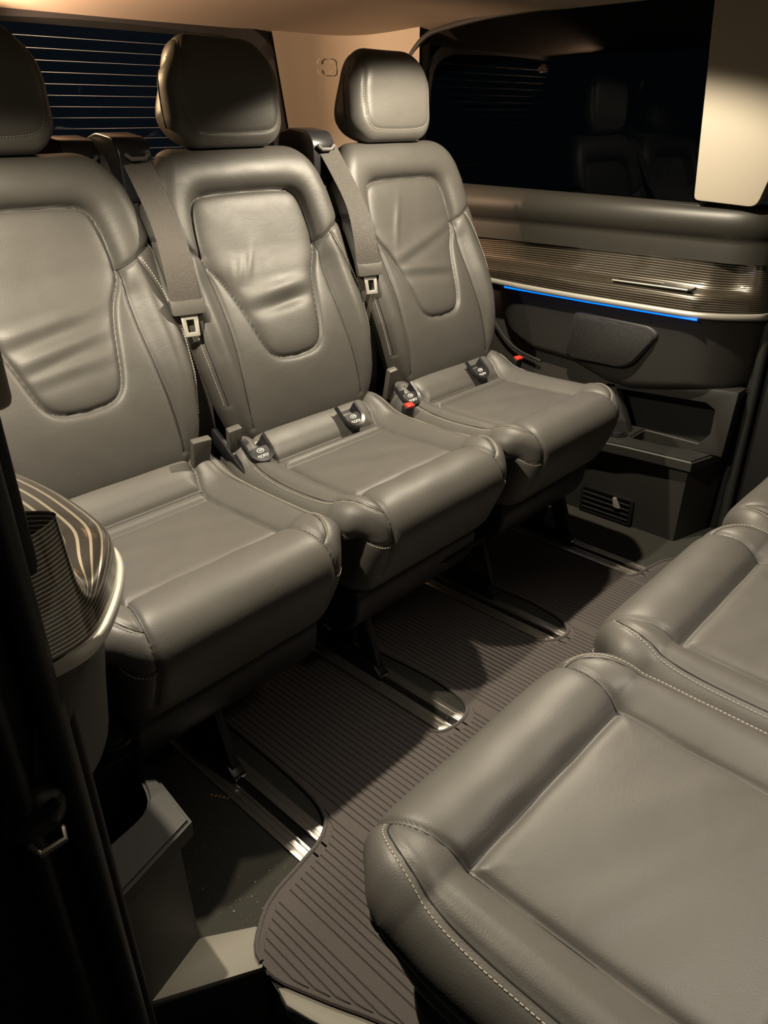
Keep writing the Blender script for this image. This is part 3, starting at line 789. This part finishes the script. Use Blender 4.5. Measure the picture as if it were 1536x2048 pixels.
def side_wall(sx, nm):
    right = sx > 0
    m = lambda X: 1.14 + sx * (X - 1.14)
    off = 0.0 if right else 0.10
    side = 'right' if right else 'left'
    # outer skin behind everything
    structure(prism('wall_' + side, [(0.62, -0.0), (2.05, 0.0), (2.05, 0.90), (0.62, 0.90)], 'x', m(2.12), m(2.15), M['matte_black'], None, 0.0))
    # belt line: rolled ledge under the window
    def belt(u, v):
        P = [(2.085, 0.606), (2.055, 0.612), (2.02, 0.640), (2.002, 0.70), (2.0, 0.80), (1.995, 1.0), (1.99, 1.3), (1.985, 1.6), (1.97, 1.9)]
        X, Y = pl_interp(P, u)
        pr = [(0.040, 0.912 + 0.012 * min(1, max(0, (Y - .8) / .8)) ), (0.012, 0.908 + 0.012 * min(1, max(0, (Y - .8) / .8))), (-0.006, 0.893), (-0.012, 0.865), (-0.004, 0.842), (0.008, 0.828), (0.006, 0.81), (0.004, 0.775)]
        pr = chaikin(pr, 2); k = v * (len(pr) - 1); i = min(int(k), len(pr) - 2); f = k - i
        dx = pr[i][0] * (1-f) + pr[i+1][0] * f; z = pr[i][1] * (1-f) + pr[i+1][1] * f
        return X + dx + off, Y, z, v
    root = empty('wall_lining', (m(2.0), 1.0, 0.3)); Z = Matrix.Translation(-Vector(root.location))
    def K(o): o.data.transform(Z) if o.data.users == 1 else None; o.parent = root; return o
    K(sweep('belt_line', belt, 40, 40, M['belt'], None, m))
    # pinstriped armrest trim
    path = [(2.092, 0.600, 0.775), (2.066, 0.602, 0.778), (2.040, 0.613, 0.783), (2.010, 0.645, 0.787), (1.980, 0.684, 0.790), (1.957, 0.722, 0.793), (1.946, 0.762, 0.795), (1.944, 0.90, 0.80), (1.944, 1.15, 0.800), (1.944, 1.30, 0.797), (1.944, 1.46, 0.788), (1.944, 1.62, 0.775)]
    if not right: path = path[:8] + [(1.975, 1.05, 0.80), (1.985, 1.3, 0.797), (1.985, 1.62, 0.775)]
    pr = [(2.010, 0.0), (2.007, -0.025), (2.004, -0.055), (2.000, -0.078), (1.992, -0.090), (1.978, -0.094), (1.955, -0.095), (1.947, -0.100), (1.944, -0.112), (1.944, -0.128), (1.943, -0.140)]
    PR = np.array(chaikin(pr, 2)); dl = np.r_[0, np.cumsum(np.linalg.norm(np.diff(PR, axis=0), axis=1))]
    PA = np.array(chaikin(path, 2)); 
    def trim(u, v):
        u_ = u ** 1.5
        Xs, Y, zt = pl_interp(PA, u_); q = v * dl[-1]; X = np.interp(q, dl, PR[:, 0]); dz = np.interp(q, dl, PR[:, 1])
        b = float(sst(2.05, 1.958, Xs)) if Y < 0.76 else 1.0
        bot = 0.655 if Y < 1.1 else 0.655 + 0.02 * (Y - 1.1)
        zlin = -0.140 * v
        dz = dz * b + zlin * (1 - b)
        z = zt + dz * ((zt - bot) / 0.140)
        wide = 1.0 if right else 2.4
        return Xs + (X - 1.944) * b * wide, Y + (1 - b) * 0.02 * (1 - v), z, q
    K(sweep('pinstriped_trim', trim, 90, 60, M['ribbed'], None, m))
    # pale outline bead round the front and top of the trim
    bm = bmesh.new(); add_tube(bm, [(m(a), b, c) for a, b, c in chaikin([(2.088, 0.618, 0.66), (2.088, 0.618, 0.72), (2.070, 0.625, 0.770), (2.03, 0.66, 0.786), (2.013, 0.76, 0.795), (2.011, 0.90, 0.802), (2.011, 1.15, 0.802), (2.011, 1.30, 0.799), (2.011, 1.46, 0.79)] if right else [(2.088, 0.618, 0.66), (2.088, 0.618, 0.72)], 2)], 0.0016, 6)
    K(link('trim_bead', finish(bm), M['satin'], None))
    # satin strip below
    sp = chaikin([(2.092, 0.597, 0.650), (2.064, 0.598, 0.650), (2.038, 0.609, 0.650), (2.007, 0.642, 0.650), (1.977, 0.681, 0.650), (1.954, 0.720, 0.651), (1.943, 0.762, 0.651), (1.941, 0.90, 0.652), (1.941, 1.2, 0.654), (1.941, 1.42, 0.662), (1.943, 1.5, 0.668)], 2)
    bm = bmesh.new(); rings = []
    for (a, b, c) in sp:
        rings.append([bm.verts.new((m(a + p_), b, c + q_)) for p_, q_ in [(0.02, 0.008), (0.001, 0.008), (-0.003, 0.004), (-0.003, -0.004), (0.001, -0.008), (0.02, -0.008)]])
    for A, B in zip(rings, rings[1:]):
        for k in range(5): bm.faces.new([A[k], A[k+1], B[k+1], B[k]])
    bm.faces.new(rings[0])
    K(link('silver_strip', finish(bm, 0, angle=60), M['satin'], None))
    # blue light line
    bl = [(1.948, 0.735, 0.641), (1.948, 1.05, 0.643), (1.948, 1.33, 0.6475)]
    bm = bmesh.new(); add_tube(bm, [(m(a), b, c) for a, b, c in bl], 0.0032, 8)
    K(link('blue_light_line', finish(bm), M['blue'], None))
    # lower panel, bulging
    out = [(0.628, 0.655), (0.618, 0.445), (0.66, 0.432), (0.74, 0.434), (0.83, 0.415), (0.92, 0.398), (1.00, 0.405), (1.11, 0.442), (1.25, 0.452), (1.33, 0.49), (1.39, 0.56), (1.42, 0.655)]
    O = np.array(out)
    def zlow(Y): return float(np.interp(Y, O[1:, 0], O[1:, 1]))
    lp = np.array(chaikin([(2.092, 0.600), (2.064, 0.602), (2.040, 0.613), (2.008, 0.647), (1.978, 0.686), (1.956, 0.724), (1.948, 0.765), (1.948, 0.90), (1.948, 1.10), (1.948, 1.30), (1.952, 1.42)], 2))
    def low(u, v):
        X, Y = pl_interp(lp, u); z1 = 0.652; z0 = zlow(Y); z = z1 + (z0 - z1) * v
        X += 0.024 * (1 - math.exp(-v * 7)) + 0.028 * v
        X += 0.03 * max(0, (v - 0.88) / 0.12) ** 2
        X += 0.05 * max(0, (Y - 1.30) / 0.12) ** 2
        return X, Y + 0.02 * v * max(0, 1 - (Y - 0.6) / 0.1), z, v
    K(sweep('lower_panel', low, 60, 30, M['panel'], None, m))
    # rear quarter and seat belt side cover, dark
    K(prism('quarter_panel', round_poly([(0.90, 0.25), (1.98, 0.25), (1.98, 0.78), (1.35, 0.78), (1.30, 0.60), (1.0, 0.46)], 0.01), 'x', m(2.03), m(2.06), M['panel'], None, 0.002))
    if right:
        # curved seam bead behind the panel
        bm = bmesh.new(); add_tube(bm, [(2.012, y, z) for y, z in chaikin([(1.46, 0.60), (1.39, 0.50), (1.32, 0.445), (1.22, 0.425)], 2)], 0.004, 6)
        K(link('panel_seam', finish(bm), M['console'], None))
    # speaker
    spk = round_poly([(1.100, 0.612), (0.865, 0.600), (0.835, 0.580), (0.912, 0.468), (1.100, 0.466), (1.118, 0.49)], [0.03, 0.04, 0.018, 0.045, 0.035, 0.015], 7)
    bm = bmesh.new(); add_prism(bm, spk, 'x', m(1.970), m(2.01))
    so_ = K(link('speaker_frame', finish(bm, 0.008, 3), M['panel'], None))
    c = np.mean(np.array(spk), axis=0); inn = [(c[0] + (a - c[0]) * .93, c[1] + (b - c[1]) * .88 - 0.003) for a, b in spk]
    bm = bmesh.new(); add_prism(bm, inn, 'x', m(1.967), m(1.975)); bm.transform(Z)
    link('speaker_mesh', finish(bm, 0.001), M['grille'], so_)
    # ashtray / pull slot on the shelf
    so = 0.0 if right else 0.035
    sy = 0.0 if right else 0.13
    sl_ = [(1.958 + so, 0.985 + sy), (1.988 + so, 0.985 + sy), (1.988 + so, 0.775 + sy), (1.958 + so, 0.775 + sy)]
    bm = bmesh.new(); add_prism(bm, [(m(a), b) for a, b in sl_], 'z', 0.700, 0.7085)
    cup = K(link('pull_slot', finish(bm, 0.002), M['slot'], None))
    bm = bmesh.new(); add_tube(bm, [(m(1.955 + so), 0.985 + sy, 0.709), (m(1.953 + so), 0.88 + sy, 0.7095), (m(1.955 + so), 0.775 + sy, 0.709)], 0.0022, 8); bm.transform(Z)
    link('slot_rim', finish(bm), M['satin'], cup)
    bm = bmesh.new(); add_prism(bm, [(m(a + so), b + sy) for a, b in [(1.956, 0.855), (1.990, 0.855), (1.990, 0.765), (1.956, 0.765)]], 'z', 0.706, 0.713); bm.transform(Z)
    link('slot_flap', finish(bm, 0.003), M['panel'], cup)
    return root, m

rr_, mr_ = side_wall(1, 'right')
tag(rr_, 'dark right side wall panel with pinstriped armrest, silver strip, blue light line and speaker', 'side panel')
rl_, ml_ = side_wall(-1, 'left')
tag(rl_, 'left side wall panel whose glossy pinstriped armrest end juts out beside the left seat', 'side panel')

def console(sx, label):
    m = lambda X: 1.14 + sx * (X - 1.14)
    root = empty('side_console', (m(2.0), 0.9, 0.0)); Z = Matrix.Translation(-Vector(root.location))
    def K(o, par=None):
        o.data.transform(Z); o.parent = par or root; return o
    # tub: top ring with pocket built from a polygon with a hole (bridge outer and inner)
    outer = [(1.962, 0.682), (1.90, 0.93), (1.885, 1.05), (1.885, 1.30), (2.06, 1.30), (2.06, 0.64), (2.03, 0.648)]
    zt = 0.262
    # face walls
    bm = bmesh.new()
    low_ = [(1.962, 0.690), (1.962, 0.93), (1.962, 1.05), (1.962, 1.30)]
    top_ = [(1.950, 0.682), (1.935, 0.86), (1.915, 0.98), (1.905, 1.30)]
    fr0 = [(2.10, 0.655), (1.962, 0.690)]; 
    A = [bm.verts.new((m(a), b, 0.0)) for a, b in [(2.10, 0.650)] + low_]
    B = [bm.verts.new((m(a), b, zt - 0.028)) for a, b in [(2.10, 0.640)] + [(1.966, 0.688), (1.955, 0.87), (1.94, 0.99), (1.93, 1.30)]]
    for k in range(4): bm.faces.new([A[k], A[k+1], B[k+1], B[k]])
    K(link('console_body', finish(bm, 0), M['console'], None))
    # ledge ring with pocket
    ring_o = [(2.115, 0.632), (1.948, 0.676), (1.930, 0.86), (1.912, 0.98), (1.905, 1.30), (2.05, 1.30), (2.115, 1.30)]
    pocket = round_poly([(2.095, 0.695), (2.030, 0.712), (2.012, 0.80), (2.004, 0.885), (2.095, 0.885)] if sx > 0 else [(2.08, 0.715), (1.972, 0.735), (1.955, 0.80), (1.940, 0.845), (2.08, 0.845)], [0.02, 0.03, 0.02, 0.008, 0.01], 4)
    bm = bmesh.new()
    vo = [bm.verts.new((m(a), b, zt)) for a, b in ring_o]; vi = [bm.verts.new((m(a), b, zt)) for a, b in pocket]
    eo = [bm.edges.new((vo[i], vo[(i+1) % len(vo)])) for i in range(len(vo))]
    ei = [bm.edges.new((vi[i], vi[(i+1) % len(vi)])) for i in range(len(vi))]
    bmesh.ops.triangle_fill(bm, use_beauty=True, edges=eo + ei)
    # lip down outside and pocket walls
    vo2 = [bm.verts.new((m(a), b, zt - 0.03)) for a, b in ring_o]
    for i in range(len(vo) - 2): bm.faces.new([vo[i], vo[i+1], vo2[i+1], vo2[i]])
    cp = np.mean(np.array(pocket), axis=0)
    vi2 = [bm.verts.new((m(cp[0] + (a - cp[0]) * .9), cp[1] + (b - cp[1]) * .9, 0.10)) for a, b in pocket]
    k = len(vi)
    for i in range(k): bm.faces.new([vi[i], vi[(i+1) % k], vi2[(i+1) % k], vi2[i]])
    bm.faces.new(vi2)
    bmesh.ops.recalc_face_normals(bm, faces=bm.faces)
    es = [e for e in bm.edges if len(e.link_faces) == 2 and e.calc_face_angle(0) > 0.9 and max(v.co.z for v in e.verts) > zt - .001 and min(v.co.z for v in e.verts) > zt - .001]
    bmesh.ops.bevel(bm, geom=es, offset=0.006, segments=3, affect='EDGES', clamp_overlap=True)
    K(link('console_ledge', finish(bm, 0), M['console'], None))
    # end frame rising behind the pocket up to the side panel
    fr = [(2.045, 0.640, 0.27), (2.055, 0.632, 0.33), (2.06, 0.628, 0.40), (2.06, 0.627, 0.44)]
    bm = bmesh.new()
    add_prism(bm, [(0.628, 0.262), (0.715, 0.262), (0.672, 0.32), (0.672, 0.39), (0.70, 0.405), (1.0, 0.385), (1.0, 0.40), (0.93, 0.408), (0.83, 0.425), (0.74, 0.444), (0.62, 0.452)], 'x', m(2.03 if sx > 0 else 2.075), m(2.09 if sx > 0 else 2.11))
    K(link('console_frame', finish(bm, 0.004, 2), M['console'], None))
    bm = bmesh.new(); add_prism(bm, [(0.66, 0.262), (1.30, 0.262), (1.30, 0.46), (0.66, 0.44)], 'x', m(2.108), m(2.114))
    K(link('pocket_back', finish(bm), M['slot'], None))
    # socket / cup recess
    c = (m(2.000), 0.930) if sx > 0 else (m(1.945), 0.895)
    bm = bmesh.new()
    rings = []
    for r, z in ((0.034, zt + 0.001), (0.033, zt + 0.005), (0.027, zt + 0.004), (0.0245, zt - 0.004), (0.024, zt + 0.001), (0.021, zt + 0.007), (0.006, zt + 0.009)):
        rings.append([bm.verts.new((c[0] + r * math.cos(a), c[1] + r * math.sin(a), z)) for a in [2 * math.pi * k / 32 for k in range(32)]])
    for P_, Q_ in zip(rings, rings[1:]):
        for k in range(32): bm.faces.new([P_[k], P_[(k+1) % 32], Q_[(k+1) % 32], Q_[k]])
    bm.faces.new(rings[-1])
    K(link('power_socket', finish(bm, 0, angle=50), M['grey_cover'] if sx < 0 else M['black'], None))
    # vent in the right face
    if sx > 0:
        bm = bmesh.new()
        ys = (0.835, 0.995)
        X = 1.957
        DZ = -0.016
        add_box(bm, (X - 0.006, 0.822, DZ+0.020), (X + 0.004, 0.832, DZ+0.105)); add_box(bm, (X - 0.006, 0.985, DZ+0.020), (X + 0.004, 0.995, DZ+0.105))
        add_box(bm, (X - 0.006, 0.832, DZ+0.020), (X + 0.004, 0.985, DZ+0.028)); add_box(bm, (X - 0.006, 0.832, DZ+0.097), (X + 0.004, 0.985, DZ+0.105))
        v = K(link('vent_frame', finish(bm, 0.001), M['black'], None))
        for k in range(4):
            bm = bmesh.new(); z = DZ + 0.037 + k * 0.0165
            vs = add_box(bm, (X - 0.008, 0.832, z - 0.0015), (X + 0.006, 0.985, z + 0.0015))
            bm.transform(Z); link('vent_slat', finish(bm), M['panel'], v)
        bm = bmesh.new(); add_box(bm, (X + 0.003, 0.83, DZ+0.022), (X + 0.0045, 0.987, DZ+0.103)); bm.transform(Z); link('vent_back', finish(bm), M['slot'], v)
        bm = bmesh.new(); add_prism(bm, round_poly([(0.858, DZ+0.070), (0.880, DZ+0.070), (0.886, DZ+0.100), (0.876, DZ+0.100)], 0.003), 'x', X - 0.014, X - 0.006); bm.transform(Z)
        link('vent_tab', finish(bm, 0.001), M['satin'], v)
    tag(root, label, 'console')
    return root
console(1, 'dark moulded console below the speaker with storage pocket, round socket and floor vent')
console(-1, 'dark moulded console beside the left seat with round socket and narrow pocket')

# pillars, windows and upper trim
def upper(sx):
    m = lambda X: 1.14 + sx * (X - 1.14); side = 'right' if sx > 0 else 'left'
    cp = None if sx < 0 else prism('pillar_trim', round_poly([(0.812, 0.918), (0.66, 0.910), (0.625, 1.05), (0.615, 1.36), (0.845, 1.36)], [0.012, 0.02, 0.02, 0.005, 0.005], 4), 'x', m(1.985), m(2.04), M['beige'], None, 0.008, 4)
    if sx > 0:
        tag(cp, 'tall beige pillar trim at the right edge in front of the side window', 'pillar trim')
    wo = round_poly([(1.80, 0.92), (0.800, 0.898), (0.79, 0.93), (0.828, 1.36), (1.24, 1.36), (1.52, 1.352), (1.72, 1.325), (1.80, 1.25)], [0.02, 0.03, 0.01, 0.01, 0.2, 0.1, 0.06, 0.06], 5)
    structure(prism('window_1' if sx > 0 else 'window_2', wo, 'x', m(2.018), m(2.023), M['privacy'], None, 0.0))
    bm = bmesh.new(); add_tube(bm, [(m(2.012), a, b) for a, b in wo] + [(m(2.012), *wo[0])], 0.008, 8)
    structure(link('trim_3' if sx > 0 else 'trim_4', finish(bm), M['rubber']))
    # rear corner pillar, curved in plan with the window's rounded corner left open
    def corner(u, v):
        P = chaikin([(1.655, 2.005), (1.74, 2.0), (1.86, 1.985), (1.95, 1.93), (1.995, 1.84), (2.012, 1.74)], 2)
        X, Y = pl_interp(P, u); z0 = 0.62; z1 = 1.36
        if sx > 0: X -= 0
        z = z0 + (z1 - z0) * v
        X += 0.075 * max(0, (1.36 - z) / 0.4) * (1 - u) * 0.9
        return X, Y, z, v
    o = sweep('rear_pillar_trim', corner, 30, 12, M['beige'], None, m)
    tag(o, 'beige rear corner pillar trim between the back window and the %s side window' % side, 'pillar trim')
    return o
pr_r = upper(1); upper(-1)
# oval cover on the right rear corner
bm = bmesh.new(); add_tube(bm, [(1.84 + a, 1.978 - (a) * 0.35, 1.245 + b) for a, b in round_poly([(-0.022, -0.022), (0.022, -0.022), (0.022, 0.022), (-0.022, 0.022)], 0.014, 5)] , 0.0011, 5, False)
link('cover_cap', finish(bm), M['beige'], pr_r)

# rear wall and tailgate window
structure(box('wall_back', (0.15, 2.03, 0.0), (2.08, 2.07, 0.95), M['matte_black'], None, 0))
bw = round_poly([(1.71, 0.95), (1.655, 1.300), (1.56, 1.345), (1.14, 1.36), (0.72, 1.345), (0.63, 1.300), (0.57, 0.95)], [0.01, 0.06, 0.06, 0.2, 0.06, 0.06, 0.01], 6)
structure(prism('window_3', bw, 'y', 2.03, 2.035, M['rearglass'], None, 0))
# dark tailgate frame (outer ring)
bm = bmesh.new(); c0 = np.array([1.14, 1.12]); k = len(bw)
inn = [(c0[0] + (a - c0[0]) * 0.925, (c0[1] + (b - c0[1]) * 0.84 if b > 1.12 else b)) for a, b in bw]
o1 = [(c0[0] + (a - c0[0]) * 1.05, c0[1] + (b - c0[1]) * 1.06) for a, b in bw]
vo = [bm.verts.new((a, 2.012, b)) for a, b in o1]; vm = [bm.verts.new((a, 2.005, b)) for a, b in bw]; vi = [bm.verts.new((a, 2.022, b)) for a, b in inn]
for A, B in ((vo, vm), (vm, vi)):
    for i in range(k): bm.faces.new([A[i], A[(i+1) % k], B[(i+1) % k], B[i]])
fr_o = structure(link('trim_5', finish(bm), M['matte_black']))
hw = empty('rear_window_heater', (1.14, 2.026, 1.0))
for kx in range(13):
    z = 0.985 + kx * 0.0245
    bm = bmesh.new(); add_box(bm, (-0.52, -0.0006, z - 1.0 - 0.0004), (0.50, 0.0006, z - 1.0 + 0.0004))
    link('heater_wire', finish(bm), M['wire'], hw)
tag(hw, 'row of thin heating wires across the dark rear window', 'window heater')

# ceiling with a turned down edge
def ceil(u, v):
    X = -0.6 + 3.0 * u; Y = -1.2 + 3.3 * v
    z = 1.372 - 0.05 * max(0, (Y - 1.55) / 0.5) ** 2 - 0.020 * max(0, abs(X - 1.14) - 0.55) ** 2 / 0.1
    return X, Y, z, v
structure(sweep('ceiling', ceil, 60, 60, M['headliner'], None, lambda X: X, True))
# front part of the cabin behind the camera and right sliding door, dark
structure(box('wall_front', (-0.6, -1.25, 0.0), (2.2, -1.2, 1.36), M['panel'], None, 0))
structure(box('door_1', (2.10, -1.2, 0.0), (2.14, 0.625, 0.90), M['matte_black'], None, 0.004))
structure(box('window_4', (2.10, -1.2, 0.90), (2.105, 0.60, 1.36), M['privacy'], None, 0))
so = tube('door_seal', [(2.085, 0.600, 0.0), (2.085, 0.600, 0.6), (2.08, 0.600, 1.34)], 0.014, M['rubber'], None, 12)
tag(so, 'dark rubber door seal at the right edge of the photo', 'door seal')

# ------------------------------------------------------------------ belts between the seats
def guide(parent, x, y, z, w=0.068):
    bm = bmesh.new()
    add_prism(bm, round_poly([(-0.050, -0.10), (-0.046, -0.010), (-0.030, 0.012), (0.030, 0.020), (0.07, 0.010), (0.09, -0.10)], 0.012, 4), 'x', -w / 2, w / 2)
    o = link('belt_guide', finish(bm, 0.006, 3), M['black'], parent); o.location = (x, y, z)
    bm = bmesh.new(); add_tube(bm, [(-w * .36, -0.052, -0.016), (-w * .2, -0.054, -0.024), (w * .2, -0.054, -0.024), (w * .36, -0.052, -0.016)], 0.004, 8)
    link('guide_lip', finish(bm), M['grey_cover'], o)
    return o
def belt(label, gx, gy, gz, pts, tongue=None, width=0.056):
    root = empty('seat_belt', (0, 0, 0))
    guide(root, gx, gy, gz)
    sides = [p_[3] for p_ in pts]; P = [p_[:3] for p_ in pts]
    ribbon('strap', P, sides, width, 0.0014, M['web'], root)
    if tongue:
        tx, ty, tz = tongue
        t = empty('belt_tongue', (tx, ty, tz)); t.parent = root; t.rotation_euler = (math.radians(-14), 0, math.radians(-16))
        bm = bmesh.new(); add_prism(bm, round_poly([(-0.031, -0.014), (0.031, -0.014), (0.033, 0.016), (0.026, 0.012), (-0.026, 0.012), (-0.033, 0.016)], 0.004, 3), 'y', -0.007, 0.006)
        me = finish(bm, 0.003, 2)
        bpy.data.objects.remove(t)
        T_ = Matrix.Translation((tx, ty, tz)) @ Matrix.Rotation(math.radians(-16), 4, 'Z') @ Matrix.Rotation(math.radians(-14), 4, 'X')
        me.transform(T_); tg = link('tongue_grip', me, M['grey_cover'], root)
        bm = bmesh.new()
        out = [(-0.0165, -0.012), (0.0165, -0.012), (0.0145, -0.054), (-0.0145, -0.054)]; inn_ = [(-0.0072, -0.023), (0.0072, -0.023), (0.0072, -0.046), (-0.0072, -0.046)]
        for yy in (-0.0012, 0.0012):
            pass
        vo = [[bm.verts.new((a, yy, b)) for a, b in out] for yy in (-.0012, .0012)]; vi = [[bm.verts.new((a, yy, b)) for a, b in inn_] for yy in (-.0012, .0012)]
        for i in range(4):
            j = (i + 1) % 4
            bm.faces.new([vo[0][i], vo[0][j], vi[0][j], vi[0][i]]); bm.faces.new([vo[1][i], vo[1][j], vi[1][j], vi[1][i]])
            bm.faces.new([vo[0][i], vo[0][j], vo[1][j], vo[1][i]]); bm.faces.new([vi[0][i], vi[0][j], vi[1][j], vi[1][i]])
        bm.transform(T_); link('tongue_plate', finish(bm, 0.0006), M['satin'], root)
    return tag(root, label, 'seat belt', 'grey seat belts between the rear seats')
X_ = (1.0, -0.10, 0.0); D_ = (0.95, -0.32, 0.0)
belt('seat belt with metal tongue hanging between the left and middle rear seats', 0.800, 1.425, 1.062,
     [(0.80, 1.385, 1.04, X_), (0.801, 1.355, 1.00, X_), (0.797, 1.30, 0.93, X_), (0.787, 1.262, 0.87, D_), (0.783, 1.245, 0.79, D_), (0.786, 1.25, 0.70, D_), (0.79, 1.26, 0.60, D_), (0.80, 1.27, 0.50, D_), (0.81, 1.29, 0.40, D_)], (0.783, 1.243, 0.790))
belt('seat belt with metal tongue hanging between the middle and right rear seats', 1.272, 1.425, 1.065,
     [(1.285, 1.385, 1.045, X_), (1.292, 1.355, 1.00, X_), (1.292, 1.30, 0.93, X_), (1.278, 1.262, 0.87, D_), (1.272, 1.245, 0.79, D_), (1.272, 1.25, 0.70, D_), (1.276, 1.26, 0.60, D_), (1.285, 1.27, 0.50, D_), (1.29, 1.29, 0.40, D_)], (1.272, 1.243, 0.795))
belt('seat belt running down behind the right shoulder of the left rear seat', 0.720, 1.47, 1.058,
     [(0.735, 1.43, 1.04, X_), (0.745, 1.41, 0.99, X_), (0.765, 1.40, 0.90, X_), (0.785, 1.39, 0.75, X_), (0.80, 1.36, 0.55, X_)])

def buckle(loc, rot, label, red=True, h=0.075, wide=0.026):
    root = empty('belt_buckle', loc); root.rotation_euler = rot
    bm = bmesh.new(); add_prism(bm, round_poly([(-wide / 2, 0), (wide / 2, 0), (wide * .58, h), (-wide * .58, h)], 0.004), 'y', -0.008, 0.008)
    link('buckle_body', finish(bm, 0.003, 2), M['grey_cover'] if not red else M['black'], root)
    if red:
        bm = bmesh.new(); add_box(bm, (-wide * .42, -0.011, h - 0.002), (wide * .42, 0.006, h + 0.005))
        link('release_button', finish(bm, 0.002), M['red'], root)
    bm = bmesh.new(); add_tube(bm, [(0, 0.0, 0.0), (0, 0.02, -0.05), (0, 0.05, -0.12)], 0.006, 8); link('buckle_stalk', finish(bm), M['black'], root)
    return tag(root, label, 'buckle', 'seat belt buckles between the rear cushions')
buckle((1.262, 1.12, 0.445), (math.radians(12), 0, math.radians(-10)), 'buckle with a red release button between the middle and right rear cushions', True, 0.06)
buckle((1.76, 1.15, 0.445), (math.radians(10), 0, math.radians(-10)), 'buckle with a red release button at the outer side of the right rear seat', True, 0.06)
buckle((0.725, 1.18, 0.485), (math.radians(16), 0, math.radians(-8)), 'plain grey buckle stalk standing at the rear corner of the left seat', False, 0.085, 0.034)
buckle((0.815, 1.19, 0.485), (math.radians(20), math.radians(-6), math.radians(-8)), 'grey buckle stalk beside the left anchor cup of the middle seat', False, 0.085, 0.026)
buckle((1.275, 1.19, 0.50), (math.radians(20), math.radians(-6), math.radians(-8)), 'narrow grey buckle stalk beside the left anchor cup of the right seat', False, 0.085, 0.022)

# release lever between the left and middle cushions
lv = empty('recline_lever', (0.80, 1.13, 0.46))
bm = bmesh.new(); add_prism(bm, round_poly([(0.10, 0.09), (0.0, 0.02), (-0.035, -0.012), (-0.030, -0.024), (0.01, -0.004), (0.11, 0.06)], 0.008, 4), 'x', -0.006, 0.006)
link('lever_arm', finish(bm, 0.003, 2), M['black'], lv)
tag(lv, 'slim black recline lever in the gap left of the middle rear cushion', 'lever')
# pull bar below the middle cushion
pb = tube('slide_bar', [(1.06, 0.895, 0.245), (1.10, 0.86, 0.245), (1.24, 0.86, 0.245), (1.25, 0.87, 0.245)], 0.006, M['black'], None)
tag(pb, 'black slide release bar under the front of the middle rear cushion', 'release bar')
